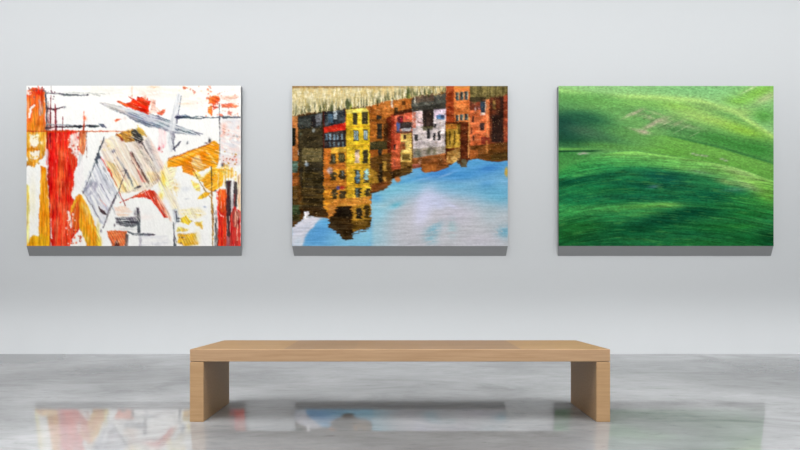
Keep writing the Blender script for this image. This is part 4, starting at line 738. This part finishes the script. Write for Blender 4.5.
bm = bmesh.new(); box(bm, -ROOM_X - T, ROOM_X + T, ROOM_Y0 - T, ROOM_Y0, 0, ROOM_H); structure("wall_front", bm, side_m)
bm = bmesh.new(); box(bm, -ROOM_X - T, -ROOM_X, ROOM_Y0, DW, 0, ROOM_H); structure("wall_left", bm, side_m)
bm = bmesh.new(); box(bm, ROOM_X, ROOM_X + T, ROOM_Y0, DW, 0, ROOM_H); structure("wall_right", bm, side_m)

# ------------------------------------------------------------------ canvases on the wall
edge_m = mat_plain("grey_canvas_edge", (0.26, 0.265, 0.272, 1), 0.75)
ART_GAIN = 0.86
def painting(art, px0, px1, py0, py1, label):
    d = DW - CD
    x0, x1, zt, zb = wx(px0, d), wx(px1, d), wz(py0, d), wz(py1, d)
    cx = (x0 + x1) / 2
    root = thing("painting", label, "painting", (cx, DW, zb), "canvases on the gallery wall")
    hw, h = (x1 - x0) / 2, zt - zb
    # painted face: a grid of points carrying the paint
    nx, ny = art.nx, art.ny
    gx, gz = np.meshgrid(np.linspace(-hw, hw, nx), np.linspace(h, 0, ny))
    co = np.empty((ny * nx, 3)); co[:, 0] = gx.ravel(); co[:, 1] = -CD; co[:, 2] = gz.ravel()
    idx = np.arange(nx * ny).reshape(ny, nx)
    fa = np.stack([idx[:-1, :-1], idx[1:, :-1], idx[1:, 1:], idx[:-1, 1:]], -1).reshape(-1, 4)
    me = bpy.data.meshes.new("painted_canvas")
    me.vertices.add(len(co)); me.vertices.foreach_set("co", co.ravel())
    me.loops.add(fa.size); me.loops.foreach_set("vertex_index", fa.ravel().astype(np.int32))
    me.polygons.add(len(fa)); me.polygons.foreach_set("loop_start", np.arange(0, fa.size, 4, dtype=np.int32))
    me.update(calc_edges=True); me.validate()
    ca = me.color_attributes.new("paint", "FLOAT_COLOR", "POINT")
    rgba = np.ones((ny * nx, 4)); rgba[:, :3] = np.clip(lin(art.img.reshape(-1, 3)) * ART_GAIN, 0.002, 0.93)
    ca.data.foreach_set("color", rgba.ravel().astype(np.float32))
    me.materials.append(mat_art("paint_on_canvas"))
    face = bpy.data.objects.new("painted_canvas", me); C.objects.link(face); face.parent = root
    # stretcher block: straight sides and top, underside flaring down to the wall
    bm = bmesh.new()
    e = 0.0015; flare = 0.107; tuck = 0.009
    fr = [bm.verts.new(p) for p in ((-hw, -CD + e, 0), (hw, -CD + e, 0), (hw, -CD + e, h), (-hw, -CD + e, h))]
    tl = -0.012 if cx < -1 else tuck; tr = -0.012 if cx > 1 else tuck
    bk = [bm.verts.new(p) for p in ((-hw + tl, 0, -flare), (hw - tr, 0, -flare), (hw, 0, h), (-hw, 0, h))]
    bm.faces.new(fr); bm.faces.new(bk[::-1])
    for i in range(4):
        j = (i + 1) % 4; bm.faces.new((fr[i], bk[i], bk[j], fr[j]))
    bmesh.ops.recalc_face_normals(bm, faces=bm.faces)
    fo = link("stretcher_frame", bm, edge_m, root); fo["label"] = "grey side and underside of the canvas block"
    return root

painting(paint_abstract(), 26.5, 240.8, 85.7, 246.0,
         "abstract painting of red, orange, white and black strokes, on the wall left of the others")
painting(paint_houses(), 292.2, 507.8, 86.0, 246.0,
         "painting of coloured houses mirrored upside down in blue water, hung above the bench's middle")
painting(paint_field(), 558.6, 773.6, 86.0, 246.0,
         "painting of rolling green hills, on the wall right of the houses painting")

# ------------------------------------------------------------------ bench
wood = mat_wood("oak_veneer", L3(176, 145, 113), L3(158, 126, 95))
wood_top = mat_wood("oak_boards", L3(164, 134, 102), L3(146, 115, 84), True)  # boards darker than the front, with the top's weaker light put into the colour
wood_leg = mat_wood("oak_veneer_upright", L3(175, 142, 105), L3(158, 125, 89), False, "X")
BF, BB = 3.77, 4.37          # front and back of the bench
SC = BF / F
HW = 210.3 * SC
ZT = wz(349.3, BF); ZS = wz(361.6, BF)
HWB = 1.165
root = thing("bench", "low oak gallery bench with thick seat and two slab legs, in front of the paintings", "bench", (0, (BF + BB) / 2, 0))
yf, yb = BF - (BF + BB) / 2, BB - (BF + BB) / 2
def prism(name, fp, bp, z0, z1, mats, bev):
    """slab between a front edge (x0,x1) and a back edge (x0,x1)"""
    bm = bmesh.new()
    q = [(fp[0], yf), (fp[1], yf), (bp[1], yb), (bp[0], yb)]
    lo = [bm.verts.new((x, y, z0)) for x, y in q]; hi = [bm.verts.new((x, y, z1)) for x, y in q]
    bm.faces.new(lo[::-1]); bm.faces.new(hi)
    for i in range(4):
        j = (i + 1) % 4; bm.faces.new((lo[i], lo[j], hi[j], hi[i]))
    bmesh.ops.bevel(bm, geom=list(bm.edges), offset=bev, segments=2, affect="EDGES", profile=0.5)
    bmesh.ops.recalc_face_normals(bm, faces=bm.faces)
    for f in bm.faces:
        f.material_index = 1 if len(mats) > 1 and f.normal.z > 0.9 and f.calc_area() > 0.1 else 0
    return link(name, bm, mats, root)
prism("seat", (-HW, HW), (-HWB, HWB), ZS, ZT, [wood, wood_top], 0.003)
LI, LIB = HW - 13.8 * SC, 1.13
gap = 0.0025
prism("leg", (-HW, -LI), (-HWB, -LIB), 0, ZS - gap, [wood_leg], 0.003)
prism("leg", (LI, HW), (LIB, HWB), 0, ZS - gap, [wood_leg], 0.003)
for sx in (-1, 1):     # dowel plate closing the shadow gap between leg and seat
    bm = bmesh.new(); xa, xb = sorted((sx * (LI + 0.015), sx * (HW - 0.05)))
    box(bm, min(xa, xb), max(xa, xb), yf + 0.03, yb - 0.03, ZS - gap, ZS)
    o = link("spacer", bm, mat_plain("dark_spacer", (0.03, 0.025, 0.02, 1)), root); o["label"] = "dark spacer in the joint under the seat"

# ------------------------------------------------------------------ light
def area(name, loc, rot, sx, sy, power, col=(1, 1, 1), spread=180):
    l = bpy.data.lights.new(name, "AREA"); l.shape = "RECTANGLE"; l.size = sx; l.size_y = sy
    l.energy = power; l.color = col; l.spread = math.radians(spread)
    o = bpy.data.objects.new(name, l); C.objects.link(o); o.location = loc; o.rotation_euler = rot; return o
def spot(name, loc, target, power, angle, blend, size, col=(1, 1, 1)):
    from mathutils import Vector
    l = bpy.data.lights.new(name, "SPOT"); l.energy = power; l.spot_size = math.radians(angle); l.spot_blend = blend
    l.shadow_soft_size = size; l.color = col
    o = bpy.data.objects.new(name, l); C.objects.link(o); o.location = loc
    o.rotation_euler = (Vector(target) - Vector(loc)).to_track_quat("-Z", "Y").to_euler(); return o
P_CEIL, P_WASH, P_BASE, P_FRONT = 450.0, 180.0, 570.0, 203.0
area("ceiling_light_panel", (0, 2.2, ROOM_H - 0.03), (0, 0, 0), 15.0, 3.0, P_CEIL, spread=110)
area("wall_washer", (0, 5.2, ROOM_H - 0.05), (math.radians(55), 0, 0), 17.0, 0.3, P_WASH, spread=120)
area("front_light", (0, -3.6, ROOM_H - 0.5), (math.radians(76), 0, 0), 16.0, 1.2, P_FRONT, spread=70)
for i in range(34):  # added spots, no lamp known there, to brighten the foot of the wall
    x = -6.93 + i * 0.42
    spot("base_fill_spot", (x, -2.0, 3.6), (x, DW, -0.01), P_BASE, 8.5, 1.0, 0.12)

w = bpy.data.worlds.new("world"); bpy.context.scene.world = w; w.use_nodes = True
w.node_tree.nodes["Background"].inputs[0].default_value = (0.8, 0.85, 0.9, 1)
w.node_tree.nodes["Background"].inputs[1].default_value = 0.3

# ------------------------------------------------------------------ camera
cam = bpy.data.cameras.new("camera"); co = bpy.data.objects.new("camera", cam); C.objects.link(co)
co.location = (0, 0, EYE); co.rotation_euler = (math.pi / 2, 0, 0)
cam.sensor_fit = "HORIZONTAL"; cam.sensor_width = 36; cam.lens = F / 800 * 36
cam.shift_y = (HOR - 225.0) / 800.0; cam.clip_start = 0.05
sc = bpy.context.scene
sc.camera = co
sc.view_settings.view_transform = "Standard"; sc.view_settings.look = "None"
sc.view_settings.gamma = 1.0; sc.view_settings.exposure = 0.0
sc.view_settings.use_curve_mapping = False
sc.cycles.use_denoising = True
sc.cycles.max_bounces = 8
